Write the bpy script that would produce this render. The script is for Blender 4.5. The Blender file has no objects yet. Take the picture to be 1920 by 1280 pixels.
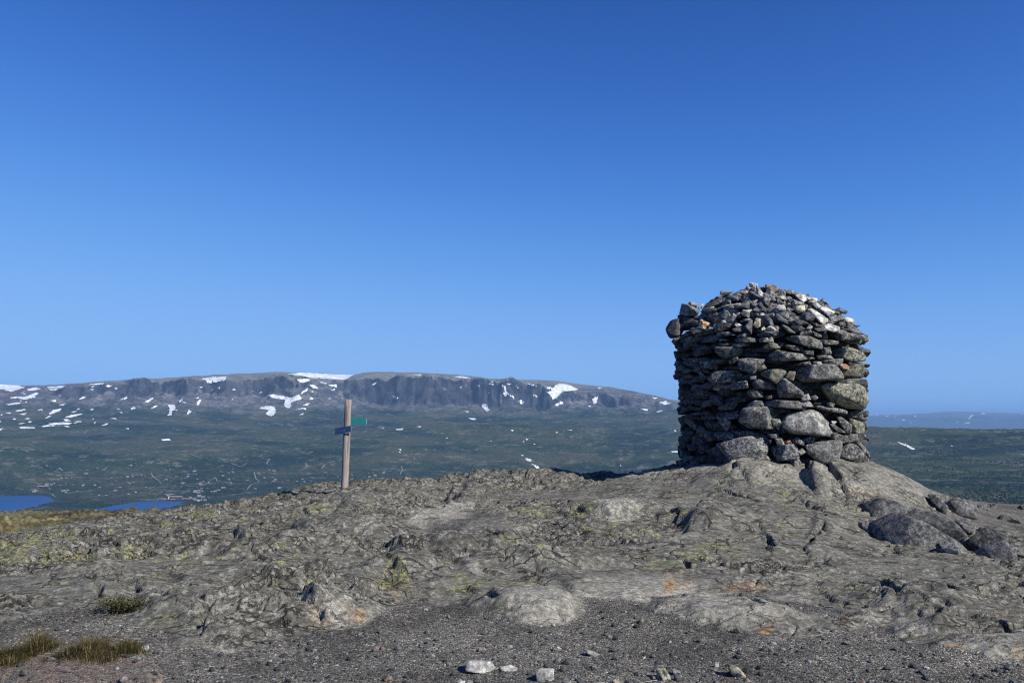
import bpy, math, random
import numpy as np
from mathutils import Vector, Matrix
from mathutils.geometry import delaunay_2d_cdt

# ------------------------------------------------------------------ camera, world, sun, exposure
SC = bpy.context.scene
COL = SC.collection
EYE = np.array([0.0, 0.0, 1.6])
FPX, HORIZON = 1600.0, 788.0                      # focal length and horizon row in photo pixels (1920 x 1280)
PITCH = math.atan((HORIZON - 640.0) / FPX)
cam_data = bpy.data.cameras.new('camera')
cam_data.sensor_width = 36.0
cam_data.lens = 36.0 * FPX / 1920.0
cam_data.clip_start = 0.05
cam_data.clip_end = 300000.0
cam = bpy.data.objects.new('camera', cam_data)
COL.objects.link(cam)
cam.location = EYE
cam.rotation_euler = (math.pi / 2 + PITCH, 0, 0)
SC.camera = cam

SUN_AZ, SUN_EL = math.radians(126), math.radians(38)   # clockwise from the view direction (+Y)
SUN_DIR = Vector((math.sin(SUN_AZ) * math.cos(SUN_EL), math.cos(SUN_AZ) * math.cos(SUN_EL), math.sin(SUN_EL)))
world = bpy.data.worlds.new('World')
SC.world = world
world.use_nodes = True
wt = world.node_tree
bg = wt.nodes['Background']
sky = wt.nodes.new('ShaderNodeTexSky')
sky.sky_type = 'NISHITA'
sky.sun_disc = False
sky.sun_elevation = SUN_EL
sky.sun_rotation = SUN_AZ
sky.altitude = 4000.0
sky.air_density = 1.0
sky.dust_density = 0.0
sky.ozone_density = 3.0
# the film response of the photograph: a deeper, bluer clear sky, the same curve over the whole dome
sepc = wt.nodes.new('ShaderNodeSeparateColor'); comb = wt.nodes.new('ShaderNodeCombineColor')
wt.links.new(sky.outputs[0], sepc.inputs[0])
def wmath(op, a, b):
    m = wt.nodes.new('ShaderNodeMath'); m.operation = op
    for k, v in enumerate((a, b)):
        if isinstance(v, float):
            m.inputs[k].default_value = v
        else:
            wt.links.new(v, m.inputs[k])
    return m.outputs[0]
for ch, (gam, knee, top) in enumerate(((2.45, 4.4, 3.1), (2.20, 6.7, 5.8), (2.50, 13.4, 10.1))):
    pw = wmath('POWER', sepc.outputs[ch], gam)
    wt.links.new(wmath('MULTIPLY', wmath('DIVIDE', pw, wmath('ADD', pw, knee)), top), comb.inputs[ch])
wt.links.new(comb.outputs[0], bg.inputs['Color'])
bg.inputs['Strength'].default_value = 0.08

sun_data = bpy.data.lights.new('sun', 'SUN')
sun_data.energy = 5.0
sun_data.angle = math.radians(0.53)
sun_data.color = (1.0, 0.955, 0.88)
sun = bpy.data.objects.new('sun', sun_data)
COL.objects.link(sun)
sun.rotation_euler = SUN_DIR.to_track_quat('Z', 'Y').to_euler()
SC.view_settings.view_transform = 'Standard'
SC.view_settings.look = 'None'
SC.view_settings.exposure = 0.32
SC.view_settings.gamma = 1.0
SC.cycles.use_denoising = True
SC.cycles.denoiser = 'OPENIMAGEDENOISE'
SC.cycles.denoising_input_passes = 'RGB_ALBEDO_NORMAL'
SC.cycles.denoising_prefilter = 'NONE'
SC.cycles.max_bounces = 4
SC.cycles.diffuse_bounces = 1
SC.cycles.pixel_filter_type = 'BLACKMAN_HARRIS'
SC.cycles.filter_width = 1.15
SC.cycles.volume_bounces = 0
SC.cycles.transparent_max_bounces = 8

random.seed(7)
RNG = np.random.default_rng(7)

# ------------------------------------------------------------------ pixel <-> world
CP, SP = math.cos(PITCH), math.sin(PITCH)

def ray(px, py):
    a = np.asarray(px, float) - 960.0
    b = 640.0 - np.asarray(py, float)
    d = np.stack([a, FPX * CP - b * SP, FPX * SP + b * CP], -1)
    return d / np.linalg.norm(d, axis=-1, keepdims=True)

def at_y(px, py, Y):
    d = ray(px, py)
    t = np.asarray(Y, float) / d[..., 1]
    return EYE + d * t[..., None]

def to_px(x, y, z):
    z = z - EYE[2]
    f = y * CP + z * SP
    u = -y * SP + z * CP
    f = np.maximum(f, 1e-3)
    return 960.0 + FPX * x / f, 640.0 - FPX * u / f

# ------------------------------------------------------------------ numpy noise
def _hash(ix, iy, seed):
    h = (ix.astype(np.int64) * 374761393 + iy.astype(np.int64) * 668265263 + seed * 974634777) & 0xFFFFFFFF
    h = ((h ^ (h >> 13)) * 1274126177) & 0xFFFFFFFF
    h = ((h ^ (h >> 16)) * 2246822519) & 0xFFFFFFFF
    return (h ^ (h >> 15)) & 0xFFFFFFFF

def hrand(ix, iy, seed):
    return _hash(ix, iy, seed) / 4294967296.0

def perlin(x, y, seed=0):
    ix, iy = np.floor(x), np.floor(y)
    fx, fy = x - ix, y - iy
    ix, iy = ix.astype(np.int64), iy.astype(np.int64)
    u = fx * fx * fx * (fx * (fx * 6 - 15) + 10)
    v = fy * fy * fy * (fy * (fy * 6 - 15) + 10)
    def g(dx, dy):
        a = hrand(ix + dx, iy + dy, seed) * (2 * math.pi)
        return np.cos(a) * (fx - dx) + np.sin(a) * (fy - dy)
    n0 = g(0, 0) * (1 - u) + g(1, 0) * u
    n1 = g(0, 1) * (1 - u) + g(1, 1) * u
    return (n0 * (1 - v) + n1 * v) * 1.5

def fbm(x, y, octv=4, seed=0, gain=0.5, lac=2.03):
    s, a = 0.0, 1.0
    for o in range(octv):
        s = s + a * perlin(x, y, seed + o * 17)
        x, y, a = x * lac + 13.7, y * lac - 5.1, a * gain
    return s

def ridged(x, y, octv=4, seed=0, gain=0.5):
    s, a = 0.0, 1.0
    for o in range(octv):
        s = s + a * (1 - np.abs(perlin(x, y, seed + o * 17)) * 2)
        x, y, a = x * 2.1 + 3.7, y * 2.1 - 9.1, a * gain
    return s

def voronoi(x, y, seed=0):
    ix, iy = np.floor(x).astype(np.int64), np.floor(y).astype(np.int64)
    f1 = np.full(x.shape, 9.0); f2 = np.full(x.shape, 9.0)
    r1 = np.zeros(x.shape); r2 = np.zeros(x.shape); r3 = np.zeros(x.shape)
    ox = np.zeros(x.shape); oy = np.zeros(x.shape)
    for dx in (-1, 0, 1):
        for dy in (-1, 0, 1):
            cx, cy = ix + dx, iy + dy
            px = cx + hrand(cx, cy, seed); py = cy + hrand(cx, cy, seed + 1)
            d = np.hypot(px - x, py - y)
            near = d < f1
            f2 = np.where(near, f1, np.minimum(f2, d))
            f1 = np.where(near, d, f1)
            r1 = np.where(near, hrand(cx, cy, seed + 2), r1)
            r2 = np.where(near, hrand(cx, cy, seed + 3), r2)
            r3 = np.where(near, hrand(cx, cy, seed + 4), r3)
            ox = np.where(near, x - px, ox); oy = np.where(near, y - py, oy)
    return f1, f2, r1, r2, r3, ox, oy

def sstep(a, b, x):
    t = np.clip((x - a) / (b - a), 0, 1)
    return t * t * (3 - 2 * t)

def poly_sd(px, py, poly):
    """signed distance (pixels, > 0 inside) of points to a polygon"""
    poly = np.asarray(poly, float)
    inside = np.zeros(px.shape, bool)
    dist = np.full(px.shape, 1e9)
    n = len(poly)
    for i in range(n):
        ax, ay = poly[i]; bx, by = poly[(i + 1) % n]
        cond = (ay > py) != (by > py)
        xi = (bx - ax) * (py - ay) / ((by - ay) if by != ay else 1e-9) + ax
        inside ^= cond & (px < xi)
        dist = np.minimum(dist, seg_dist(px, py, ax, ay, bx, by))
    return np.where(inside, dist, -dist)

def seg_dist(px, py, ax, ay, bx, by):
    vx, vy = bx - ax, by - ay
    t = np.clip(((px - ax) * vx + (py - ay) * vy) / (vx * vx + vy * vy + 1e-12), 0, 1)
    return np.hypot(px - ax - t * vx, py - ay - t * vy)

# ------------------------------------------------------------------ mesh / object helpers
def mesh_from(name, verts, faces, smooth=True):
    """verts (n,3) array; faces: (m,3) or (m,4) int array"""
    verts = np.ascontiguousarray(verts, np.float32)
    faces = np.ascontiguousarray(faces, np.int32)
    m = bpy.data.meshes.new(name)
    k = faces.shape[1]
    m.vertices.add(len(verts)); m.vertices.foreach_set('co', verts.ravel())
    m.loops.add(faces.size); m.loops.foreach_set('vertex_index', faces.ravel())
    m.polygons.add(len(faces))
    m.polygons.foreach_set('loop_start', np.arange(0, faces.size, k, dtype=np.int32))
    m.polygons.foreach_set('use_smooth', np.full(len(faces), smooth, bool))
    m.update(calc_edges=True)
    m.validate()
    return m

def link(name, mesh, mat, parent=None, loc=None, **props):
    o = bpy.data.objects.new(name, mesh)
    COL.objects.link(o)
    if mat is not None and mesh is not None and not mesh.materials:
        mesh.materials.append(mat)
    if loc is not None:
        o.location = loc
    if parent is not None:
        o.parent = parent
    for k, v in props.items():
        o[k] = v
    return o

def attr(mesh, name, arr):
    a = mesh.attributes.new(name, 'FLOAT', 'POINT')
    a.data.foreach_set('value', np.ascontiguousarray(arr, np.float32).ravel())

def cattr(mesh, name, arr):
    a = mesh.color_attributes.new(name, 'FLOAT_COLOR', 'POINT')
    a.data.foreach_set('color', np.ascontiguousarray(arr, np.float32).ravel())

def grid_faces(rows, cols, wrap=False):
    i = np.arange(rows - 1)[:, None]
    j = np.arange(cols if wrap else cols - 1)[None, :]
    jn = (j + 1) % cols
    a = i * cols + j; b = i * cols + jn
    return np.stack([a, b, b + cols, a + cols], -1).reshape(-1, 4)

def box(x0, x1, y0, y1, z0, z1):
    v = np.array([[x, y, z] for z in (z0, z1) for y in (y0, y1) for x in (x0, x1)], float)
    f = np.array([[0, 2, 3, 1], [4, 5, 7, 6], [0, 1, 5, 4], [2, 6, 7, 3], [0, 4, 6, 2], [1, 3, 7, 5]])
    return v, f

# ------------------------------------------------------------------ node helpers
class Nodes:
    def __init__(self, name):
        self.mat = bpy.data.materials.new(name)
        self.mat.use_nodes = True
        self.t = self.mat.node_tree
        self.bsdf = self.t.nodes['Principled BSDF']
        self.out = self.t.nodes['Material Output']
        self._pos = None
    def put(self, sock, v):
        if isinstance(v, bpy.types.NodeSocket):
            self.t.links.new(v, sock)
        elif isinstance(v, (tuple, list)) and len(v) == 3 and sock.type == 'RGBA':
            sock.default_value = (*v, 1)
        else:
            sock.default_value = v
    def pos(self):
        if self._pos is None:
            self._pos = self.t.nodes.new('ShaderNodeNewGeometry')
        return self._pos.outputs['Position']
    def normal(self):
        self.pos()
        return self._pos.outputs['Normal']
    def scaled(self, s):
        n = self.t.nodes.new('ShaderNodeVectorMath'); n.operation = 'MULTIPLY'
        self.put(n.inputs[0], self.pos()); n.inputs[1].default_value = s
        return n.outputs[0]
    def rotated(self, ang, s):
        n = self.t.nodes.new('ShaderNodeMapping')
        self.put(n.inputs['Vector'], self.pos())
        n.inputs['Rotation'].default_value = (0, 0, ang)
        n.inputs['Scale'].default_value = s
        return n.outputs[0]
    def noise(self, scale, detail=4, rough=0.55, vec=None, dist=0.0):
        n = self.t.nodes.new('ShaderNodeTexNoise')
        self.put(n.inputs['Vector'], vec or self.pos())
        n.inputs['Scale'].default_value = scale
        n.inputs['Detail'].default_value = detail
        n.inputs['Roughness'].default_value = rough
        n.inputs['Distortion'].default_value = dist
        return n.outputs['Fac']
    def voro(self, scale, feature='F1', vec=None, out='Distance'):
        n = self.t.nodes.new('ShaderNodeTexVoronoi')
        n.feature = feature
        self.put(n.inputs['Vector'], vec or self.pos())
        n.inputs['Scale'].default_value = scale
        return n.outputs[out]
    def ramp(self, fac, stops, interp='LINEAR'):
        n = self.t.nodes.new('ShaderNodeValToRGB')
        n.color_ramp.interpolation = interp
        e = n.color_ramp.elements
        while len(e) < len(stops):
            e.new(0.5)
        for k, (p, c) in enumerate(stops):
            e[k].position = p
            e[k].color = (*c, 1) if isinstance(c, (tuple, list)) else (c, c, c, 1)
        self.put(n.inputs[0], fac)
        return n.outputs[0]
    def step(self, fac, a, b):
        n = self.t.nodes.new('ShaderNodeMapRange')
        n.interpolation_type = 'SMOOTHSTEP'
        self.put(n.inputs['Value'], fac)
        n.inputs['From Min'].default_value = a
        n.inputs['From Max'].default_value = b
        return n.outputs[0]
    def mix(self, fac, a, b, mode='MIX'):
        n = self.t.nodes.new('ShaderNodeMix')
        n.data_type = 'RGBA'; n.blend_type = mode
        self.put(n.inputs[0], fac); self.put(n.inputs[6], a); self.put(n.inputs[7], b)
        return n.outputs[2]
    def math(self, op, a, b=0.0, clamp=False):
        n = self.t.nodes.new('ShaderNodeMath'); n.operation = op; n.use_clamp = clamp
        self.put(n.inputs[0], a); self.put(n.inputs[1], b)
        return n.outputs[0]
    def attr(self, name, out='Fac'):
        n = self.t.nodes.new('ShaderNodeAttribute'); n.attribute_name = name
        return n.outputs[out]
    def sep(self, v, k):
        n = self.t.nodes.new('ShaderNodeSeparateXYZ'); self.put(n.inputs[0], v)
        return n.outputs[k]
    def bump(self, height, strength, dist, normal=None):
        n = self.t.nodes.new('ShaderNodeBump')
        n.inputs['Strength'].default_value = strength
        n.inputs['Distance'].default_value = dist
        self.put(n.inputs['Height'], height)
        if normal is not None:
            self.put(n.inputs['Normal'], normal)
        return n.outputs[0]
    def finish(self, color, rough=0.9, normal=None, spec=0.25):
        self.put(self.bsdf.inputs['Base Color'], color)
        self.put(self.bsdf.inputs['Roughness'], rough)
        self.bsdf.inputs['Specular IOR Level'].default_value = spec
        if normal is not None:
            self.put(self.bsdf.inputs['Normal'], normal)
        return self.mat

def plain(name, color, rough=0.8, var=0.25, scale=3.0, spec=0.25):
    n = Nodes(name)
    f = n.noise(scale, 4)
    lo = tuple(c * (1 - var) for c in color); hi = tuple(min(1, c * (1 + var)) for c in color)
    return n.finish(n.ramp(f, [(0.3, lo), (0.7, hi)]), rough, spec=spec)

# ================================================================== SETTING: the valley, the mountain ridge, the lakes
LAKE_Z = EYE[2] - 390.0
LAKES_PX = [[(-420, 931), (0, 930), (40, 929), (75, 928), (92, 931), (95, 935), (116, 938), (100, 944), (88, 950), (70, 956), (40, 966), (0, 985), (-420, 1010)],
            [(198, 951), (215, 947), (235, 945), (250, 941), (300, 939), (345, 940), (338, 945), (318, 950), (270, 956), (200, 965), (150, 975), (140, 962)],
            [(562, 919), (582, 917.5), (586, 919), (565, 921)]]
def plane_xy(pts, z):
    d = ray([p[0] for p in pts], [p[1] for p in pts])
    t = (z - EYE[2]) / d[:, 2]
    return (EYE + d * t[:, None])[:, :2]
LAKES = [plane_xy(p, LAKE_Z) for p in LAKES_PX[:2]]
POND = plane_xy(LAKES_PX[2], EYE[2] - 378.0)

# key rows of the relief: for photo columns, (distance, photo row) of the line where the slope changes
def T(*rows):
    a = np.array(rows, float)
    return lambda x: (np.interp(x, a[:, 0], a[:, 1]), np.interp(x, a[:, 0], a[:, 2]))
SKYLINE = [(-700, 735), (-300, 726), (0, 722), (100, 722), (180, 716), (260, 709), (340, 706), (430, 702), (500, 698), (560, 696), (620, 699), (660, 702),
           (700, 696), (740, 696), (800, 699), (860, 702), (920, 710), (980, 711), (1040, 713), (1100, 722), (1160, 728), (1210, 738), (1250, 748),
           (1275, 751), (1330, 766), (1450, 795), (1620, 840), (2700, 870)]
KEYS = [
    T((-700, 60, 1027), (2700, 60, 1027)),
    T((-700, 600, 1100), (2700, 600, 1100)),
    T((-700, 2000, 1052), (1270, 2000, 1052), (1620, 1500, 1000), (2700, 1500, 1000)),
    T((-700, 3700, 957), (1270, 3600, 960), (1620, 2500, 955), (2700, 2500, 960)),
    T((-700, 4500, 924), (1270, 4500, 922), (1620, 3300, 908), (2700, 3300, 915)),
    T((-700, 5200, 888), (300, 5200, 892), (1270, 5100, 893), (1620, 4000, 876), (2700, 4000, 885)),
    T((-700, 6000, 846), (300, 6000, 848), (900, 5800, 850), (1270, 5800, 848), (1620, 4900, 838), (2700, 4900, 850)),
    T((-700, 6800, 812), (200, 6800, 818), (560, 6800, 812), (720, 6800, 798), (900, 6800, 795), (1270, 6700, 805), (1620, 5900, 795), (1700, 5900, 797), (1920, 5900, 809), (2700, 5900, 830)),
    T((-700, 7200, 805), (300, 7200, 812), (700, 7300, 803), (900, 7300, 802), (1270, 7200, 808), (1620, 6600, 815), (2700, 6600, 850)),
    T((-700, 7800, 793), (0, 7800, 796), (300, 7900, 793), (900, 8000, 789), (1270, 8000, 791), (1620, 7500, 835), (2700, 7500, 860)),
    T((-700, 8600, 772), (0, 8600, 772), (300, 8600, 763), (560, 8600, 765), (700, 8600, 772), (1000, 8600, 775), (1200, 8700, 775), (1270, 8700, 778), (1620, 8600, 850), (2700, 8600, 870)),
    T((-700, 9200, 754), (0, 9200, 752), (120, 9200, 750), (250, 9120, 745), (350, 9100, 739), (500, 9100, 742), (570, 9200, 735), (640, 9150, 742), (680, 9100, 755), (840, 9100, 758), (1000, 9200, 764), (1100, 9200, 760), (1230, 9200, 766), (1270, 9200, 769), (1620, 9200, 860), (2700, 9200, 875)),
    T((-700, 9700, 742), (0, 9700, 738), (90, 9600, 735), (130, 9330, 728), (200, 9280, 720), (350, 9260, 712), (450, 9260, 712), (540, 9280, 709), (590, 9480, 713), (640, 9420, 716), (670, 9290, 710), (720, 9270, 704), (840, 9270, 709), (1000, 9300, 717), (1050, 9500, 727), (1090, 9480, 737), (1130, 9390, 738), (1230, 9370, 750), (1270, 9400, 758), (1620, 9400, 860), (2700, 9400, 875)),
    T(*[(x, 10500, y) for x, y in SKYLINE]),
    T(*[(x, 13500, min(y + 16, 900)) for x, y in SKYLINE]),
    T((-700, 18000, 820), (1270, 18000, 820), (2700, 18000, 880)),
    T((-700, 26000, 800), (2700, 26000, 806)),
    T((-700, 70000, 793), (2700, 70000, 793)),
]
NAZ, NR = 900, 430
az = np.concatenate([np.linspace(-180, -47, 28)[:-1], np.linspace(-47, 47, NAZ), np.linspace(47, 180, 28)[1:-1]])
az = np.radians(az)
pxcol = 960 + FPX * np.tan(np.clip(az, -0.9, 0.9))
rr = np.concatenate([[0.5, 10, 25, 45], np.geomspace(60, 3000, 60), np.linspace(3030, 10600, 270), np.geomspace(10700, 70000, 36)])
rr = np.unique(rr); NR = len(rr)
kr = np.stack([k(pxcol)[0] for k in KEYS], 0)
ky = np.stack([k(pxcol)[1] for k in KEYS], 0)
ky[11] += fbm(pxcol / 55.0, pxcol * 0 + 3.3, 4, 811) * 7 * ((pxcol > 100) & (pxcol < 1290)); ky[12] += fbm(pxcol / 38.0, pxcol * 0 + 7.7, 4, 812) * 3.5
def smooth_cols(a, k=9):
    ap = np.pad(a, ((0, 0), (k, k)), mode='edge')
    return sum(ap[:, j:j + a.shape[1]] for j in range(2 * k + 1)) / (2 * k + 1)
kr[:10], ky[:10] = smooth_cols(kr[:10], 22), smooth_cols(ky[:10], 22)
kr[10:], ky[10:] = smooth_cols(kr[10:], 3), smooth_cols(ky[10:], 3)
kd = ray(np.broadcast_to(pxcol, ky.shape), ky)
kh = kd[..., 2] / np.hypot(kd[..., 0], kd[..., 1]) * kr
A, R = np.meshgrid(az, rr, indexing='ij')
X, Y = R * np.sin(A), R * np.cos(A)
# buttresses and gullies: the cliff line wanders in and out along the ridge
ground_arc = A * 9200
g1 = ridged(ground_arc / 640, R / 2500, 4, 31, 0.5) - 0.9
g1 = g1 + 0.4 * (ridged((ground_arc + 160 * fbm(ground_arc / 300, R / 150, 2, 39)) / 330, R / 500, 4, 37, 0.6) - 0.9)
g2 = fbm(ground_arc / 1500, R / 3000, 3, 47)
spur = (ridged(ground_arc / 520 + 0.4 * fbm(ground_arc / 900, R / 700, 2, 43), R / 1500, 4, 41, 0.55) - 1.0)
cl = sstep(8500, 9150, R) * (1 - sstep(9700, 10300, R))
Rq = R + cl * (g1 * 120 + g2 * 150)
H = np.empty_like(R)
for i in range(len(az)):
    H[i] = np.interp(Rq[i], kr[:, i], kh[:, i])
def smooth_rows(H, k=3):
    Hp = np.pad(H, ((0, 0), (k, k)), mode='edge')
    return sum(Hp[:, j:j + H.shape[1]] for j in range(2 * k + 1)) / (2 * k + 1)
Hs = smooth_rows(H, 7)
H = np.where((R > 3000) & (R < 10500), H * sstep(8700, 9050, R) * (1 - sstep(9600, 10100, R)) + Hs * (1 - sstep(8700, 9050, R) * (1 - sstep(9600, 10100, R))), H)
# gentle moor relief, knolls, rough rock
amp = sstep(200, 3000, R)
moor = fbm(X / 900, Y / 900, 5, 3, 0.52) * 26 + (ridged(X / 420 + 5, Y / 300, 4, 11, 0.5) - 1.0) * 9
H = H + amp * moor * (1 - 0.55 * sstep(4000, 5200, R) * 0 - 0.5 * sstep(8800, 9500, R)) * (0.35 + 0.65 * sstep(4200, 5400, R))
H = H + spur * 34 * sstep(8050, 8900, R) * (1 - sstep(9350, 9900, R)) * (np.abs(A) < 0.5)
rough = fbm(X / 130, Y / 130, 4, 23, 0.6)
H = H + rough * (3.0 * amp + 9.0 * sstep(8200, 8900, R) * (1 - sstep(9600, 10300, R)))
H = H + EYE[2]
# keep the skyline quiet and the near moor under the sight line; cut the lakes
for poly in LAKES:
    sd = np.full(R.shape, -1e9)
    sel = (R > 2500) & (R < 6500)
    sd[sel] = poly_sd(X[sel], Y[sel], poly)
    sd = sd + fbm(X / 120, Y / 120, 3, 61) * 14 * sel
    shore = LAKE_Z + np.clip(-sd * 0.045, -12, 400) + 0.0
    w = sstep(-900, -60, sd)
    H = np.where(sd > -900, H * (1 - w) + np.minimum(np.maximum(H, LAKE_Z + 2), shore) * w, H)
    H = np.where(sd > 0, LAKE_Z - 2 - np.minimum(sd * 0.05, 20), H)
near = R < 58
H = np.where(near, -0.6 - 0.0009 * R * R * 2.2, H)

VERTS = np.stack([X, Y, H], -1)              # (naz, nr, 3)
LOGR = rr
def terrain_z(x, y):
    """height of the modelled terrain sheet (bilinear on its own grid)"""
    a = np.arctan2(x, y); r = np.hypot(x, y)
    ia = np.clip(np.searchsorted(az, a) - 1, 0, len(az) - 2)
    ir = np.clip(np.searchsorted(rr, r) - 1, 0, NR - 2)
    fa = np.clip((a - az[ia]) / (az[ia + 1] - az[ia]), 0, 1); fr = np.clip((r - rr[ir]) / (rr[ir + 1] - rr[ir]), 0, 1)
    return (H[ia, ir] * (1 - fa) * (1 - fr) + H[ia + 1, ir] * fa * (1 - fr) + H[ia, ir + 1] * (1 - fa) * fr + H[ia + 1, ir + 1] * fa * fr)
def terrain_hit(px, py, rmin=2200, rmax=12500, off=0.0):
    d = ray(px, py)
    d = d / np.hypot(d[..., 0], d[..., 1])[..., None]
    ts = np.linspace(rmin, rmax, 1400)
    P = EYE + d[..., None, :] * ts[:, None]
    below = P[..., 2] < terrain_z(P[..., 0], P[..., 1]) + off
    k = np.argmax(below, -1)
    ok = below.any(-1)
    t = ts[np.where(ok, k, 0)]
    return EYE + d * t[..., None], ok

# ---- materials of the wide terrain
def terrain_material():
    n = Nodes('moor_and_rock')
    z = n.sep(n.pos(), 2)
    patch = n.noise(1.0, 6, 0.62, n.scaled((0.0016, 0.0024, 0.003)))
    patch2 = n.noise(1.0, 6, 0.65, n.scaled((0.006, 0.009, 0.01)))
    fine = n.noise(1.0, 5, 0.7, n.scaled((0.028, 0.028, 0.03)))
    veg = n.ramp(patch, [(0.38, (0.008, 0.019, 0.008)), (0.46, (0.019, 0.036, 0.015)), (0.53, (0.038, 0.053, 0.021)), (0.62, (0.060, 0.058, 0.031))])
    wood = n.math('MULTIPLY', n.step(z, -230, -330), n.step(fine, 0.46, 0.53))
    veg = n.mix(n.math('MULTIPLY', wood, 0.8), veg, (0.014, 0.026, 0.013))
    pale = n.math('MULTIPLY', n.step(patch2, 0.51, 0.60), n.step(fine, 0.47, 0.56))
    veg = n.mix(n.math('MULTIPLY', pale, 0.75), veg, (0.15, 0.145, 0.11))
    speck = n.step(n.noise(1.0, 3, 0.6, n.scaled((0.055, 0.075, 0.08))), 0.60, 0.66)
    veg = n.mix(n.math('MULTIPLY', speck, 0.35), veg, (0.25, 0.24, 0.20))
    rock = n.ramp(patch2, [(0.40, (0.070, 0.070, 0.073)), (0.50, (0.125, 0.123, 0.120)), (0.60, (0.20, 0.192, 0.175))])
    rock = n.mix(n.step(fine, 0.48, 0.62), rock, (0.048, 0.048, 0.05))
    nz = n.sep(n.normal(), 2)
    cliff = n.step(nz, 0.86, 0.70)
    streak = n.noise(1.0, 4, 0.7, n.scaled((0.014, 0.014, 0.006)))
    crock = n.ramp(streak, [(0.42, (0.014, 0.016, 0.022)), (0.60, (0.055, 0.056, 0.062))])
    gap = n.step(n.noise(1.0, 4, 0.6, n.scaled((0.0045, 0.0045, 0.004))), 0.50, 0.58)
    crock = n.mix(n.math('MULTIPLY', gap, 0.55), crock, (0.075, 0.073, 0.072))
    rock = n.mix(cliff, rock, crock)
    zz = n.math('ADD', z, n.math('MULTIPLY', n.math('SUBTRACT', patch, 0.5), 260.0))
    up = n.step(zz, 30, 210)
    col = n.mix(up, veg, rock)
    top = n.math('MULTIPLY', n.step(z, 330, 450), n.step(nz, 0.88, 0.95))
    col = n.mix(n.math('MULTIPLY', top, 0.9), col, n.ramp(patch2, [(0.40, (0.15, 0.143, 0.112)), (0.6, (0.23, 0.218, 0.18))]))
    # heath close to the summit
    b = n.bump(n.math('ADD', fine, n.math('MULTIPLY', n.noise(1.0, 5, 0.7, n.scaled((0.008, 0.008, 0.01))), 2.0)), 1.0, 16.0)
    return n.finish(col, 1.0, b, 0.05)
M_TERRAIN = terrain_material()

# the sheet is cut into the valley floor and the mountain ridge along one row of shared positions
cut = int(np.searchsorted(rr, 7900))
def sheet(name, r0, r1, sel_az, mat):
    V = VERTS[sel_az, r0:r1].reshape(-1, 3)
    na, nr_ = len(sel_az), r1 - r0
    return mesh_from(name, V, grid_faces(na, nr_)[:, ::-1])
allaz = np.concatenate([np.arange(len(az)), [0]])
valley = link('valley_ground', sheet('valley_ground', 0, cut + 1, allaz, M_TERRAIN), M_TERRAIN, kind='structure',
              label='wide green valley floor rising from the lakes to the moor')
ridge = link('mountain_ridge', sheet('mountain_ridge', cut, NR, allaz, M_TERRAIN), M_TERRAIN, kind='structure',
             label='long flat topped mountain ridge with dark cliffs and snow patches')

# ---- lakes
def water_material():
    n = Nodes('lake_water')
    w = n.noise(1.0, 4, 0.6, n.scaled((0.25, 0.6, 1.0)))
    s = n.noise(1.0, 3, 0.5, n.scaled((0.002, 0.008, 1.0)))
    c = n.ramp(s, [(0.4, (0.006, 0.045, 0.17)), (0.6, (0.010, 0.060, 0.21))])
    return n.finish(c, 0.35, n.bump(w, 0.5, 0.4), 0.12)
M_WATER = water_material()
def flat_poly(name, poly, z, mat, lab):
    poly = np.asarray(poly)
    c = poly.mean(0)
    grow = poly + (poly - c) / np.linalg.norm(poly - c, axis=1)[:, None] * 60
    out = delaunay_2d_cdt([Vector(p) for p in grow], [], [list(range(len(grow)))], 1, 1e-4)
    v = np.array([[p.x, p.y, z] for p in out[0]]); f = np.array(out[2])
    link(name, mesh_from(name, v, f, False), mat, kind='structure', label=lab)
flat_poly('lake', LAKES[0], LAKE_Z, M_WATER, 'deep blue lake at the left edge of the valley')
flat_poly('lake', LAKES[1], LAKE_Z, M_WATER, 'narrow blue lake arm in front of the long dark hotel')

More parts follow.
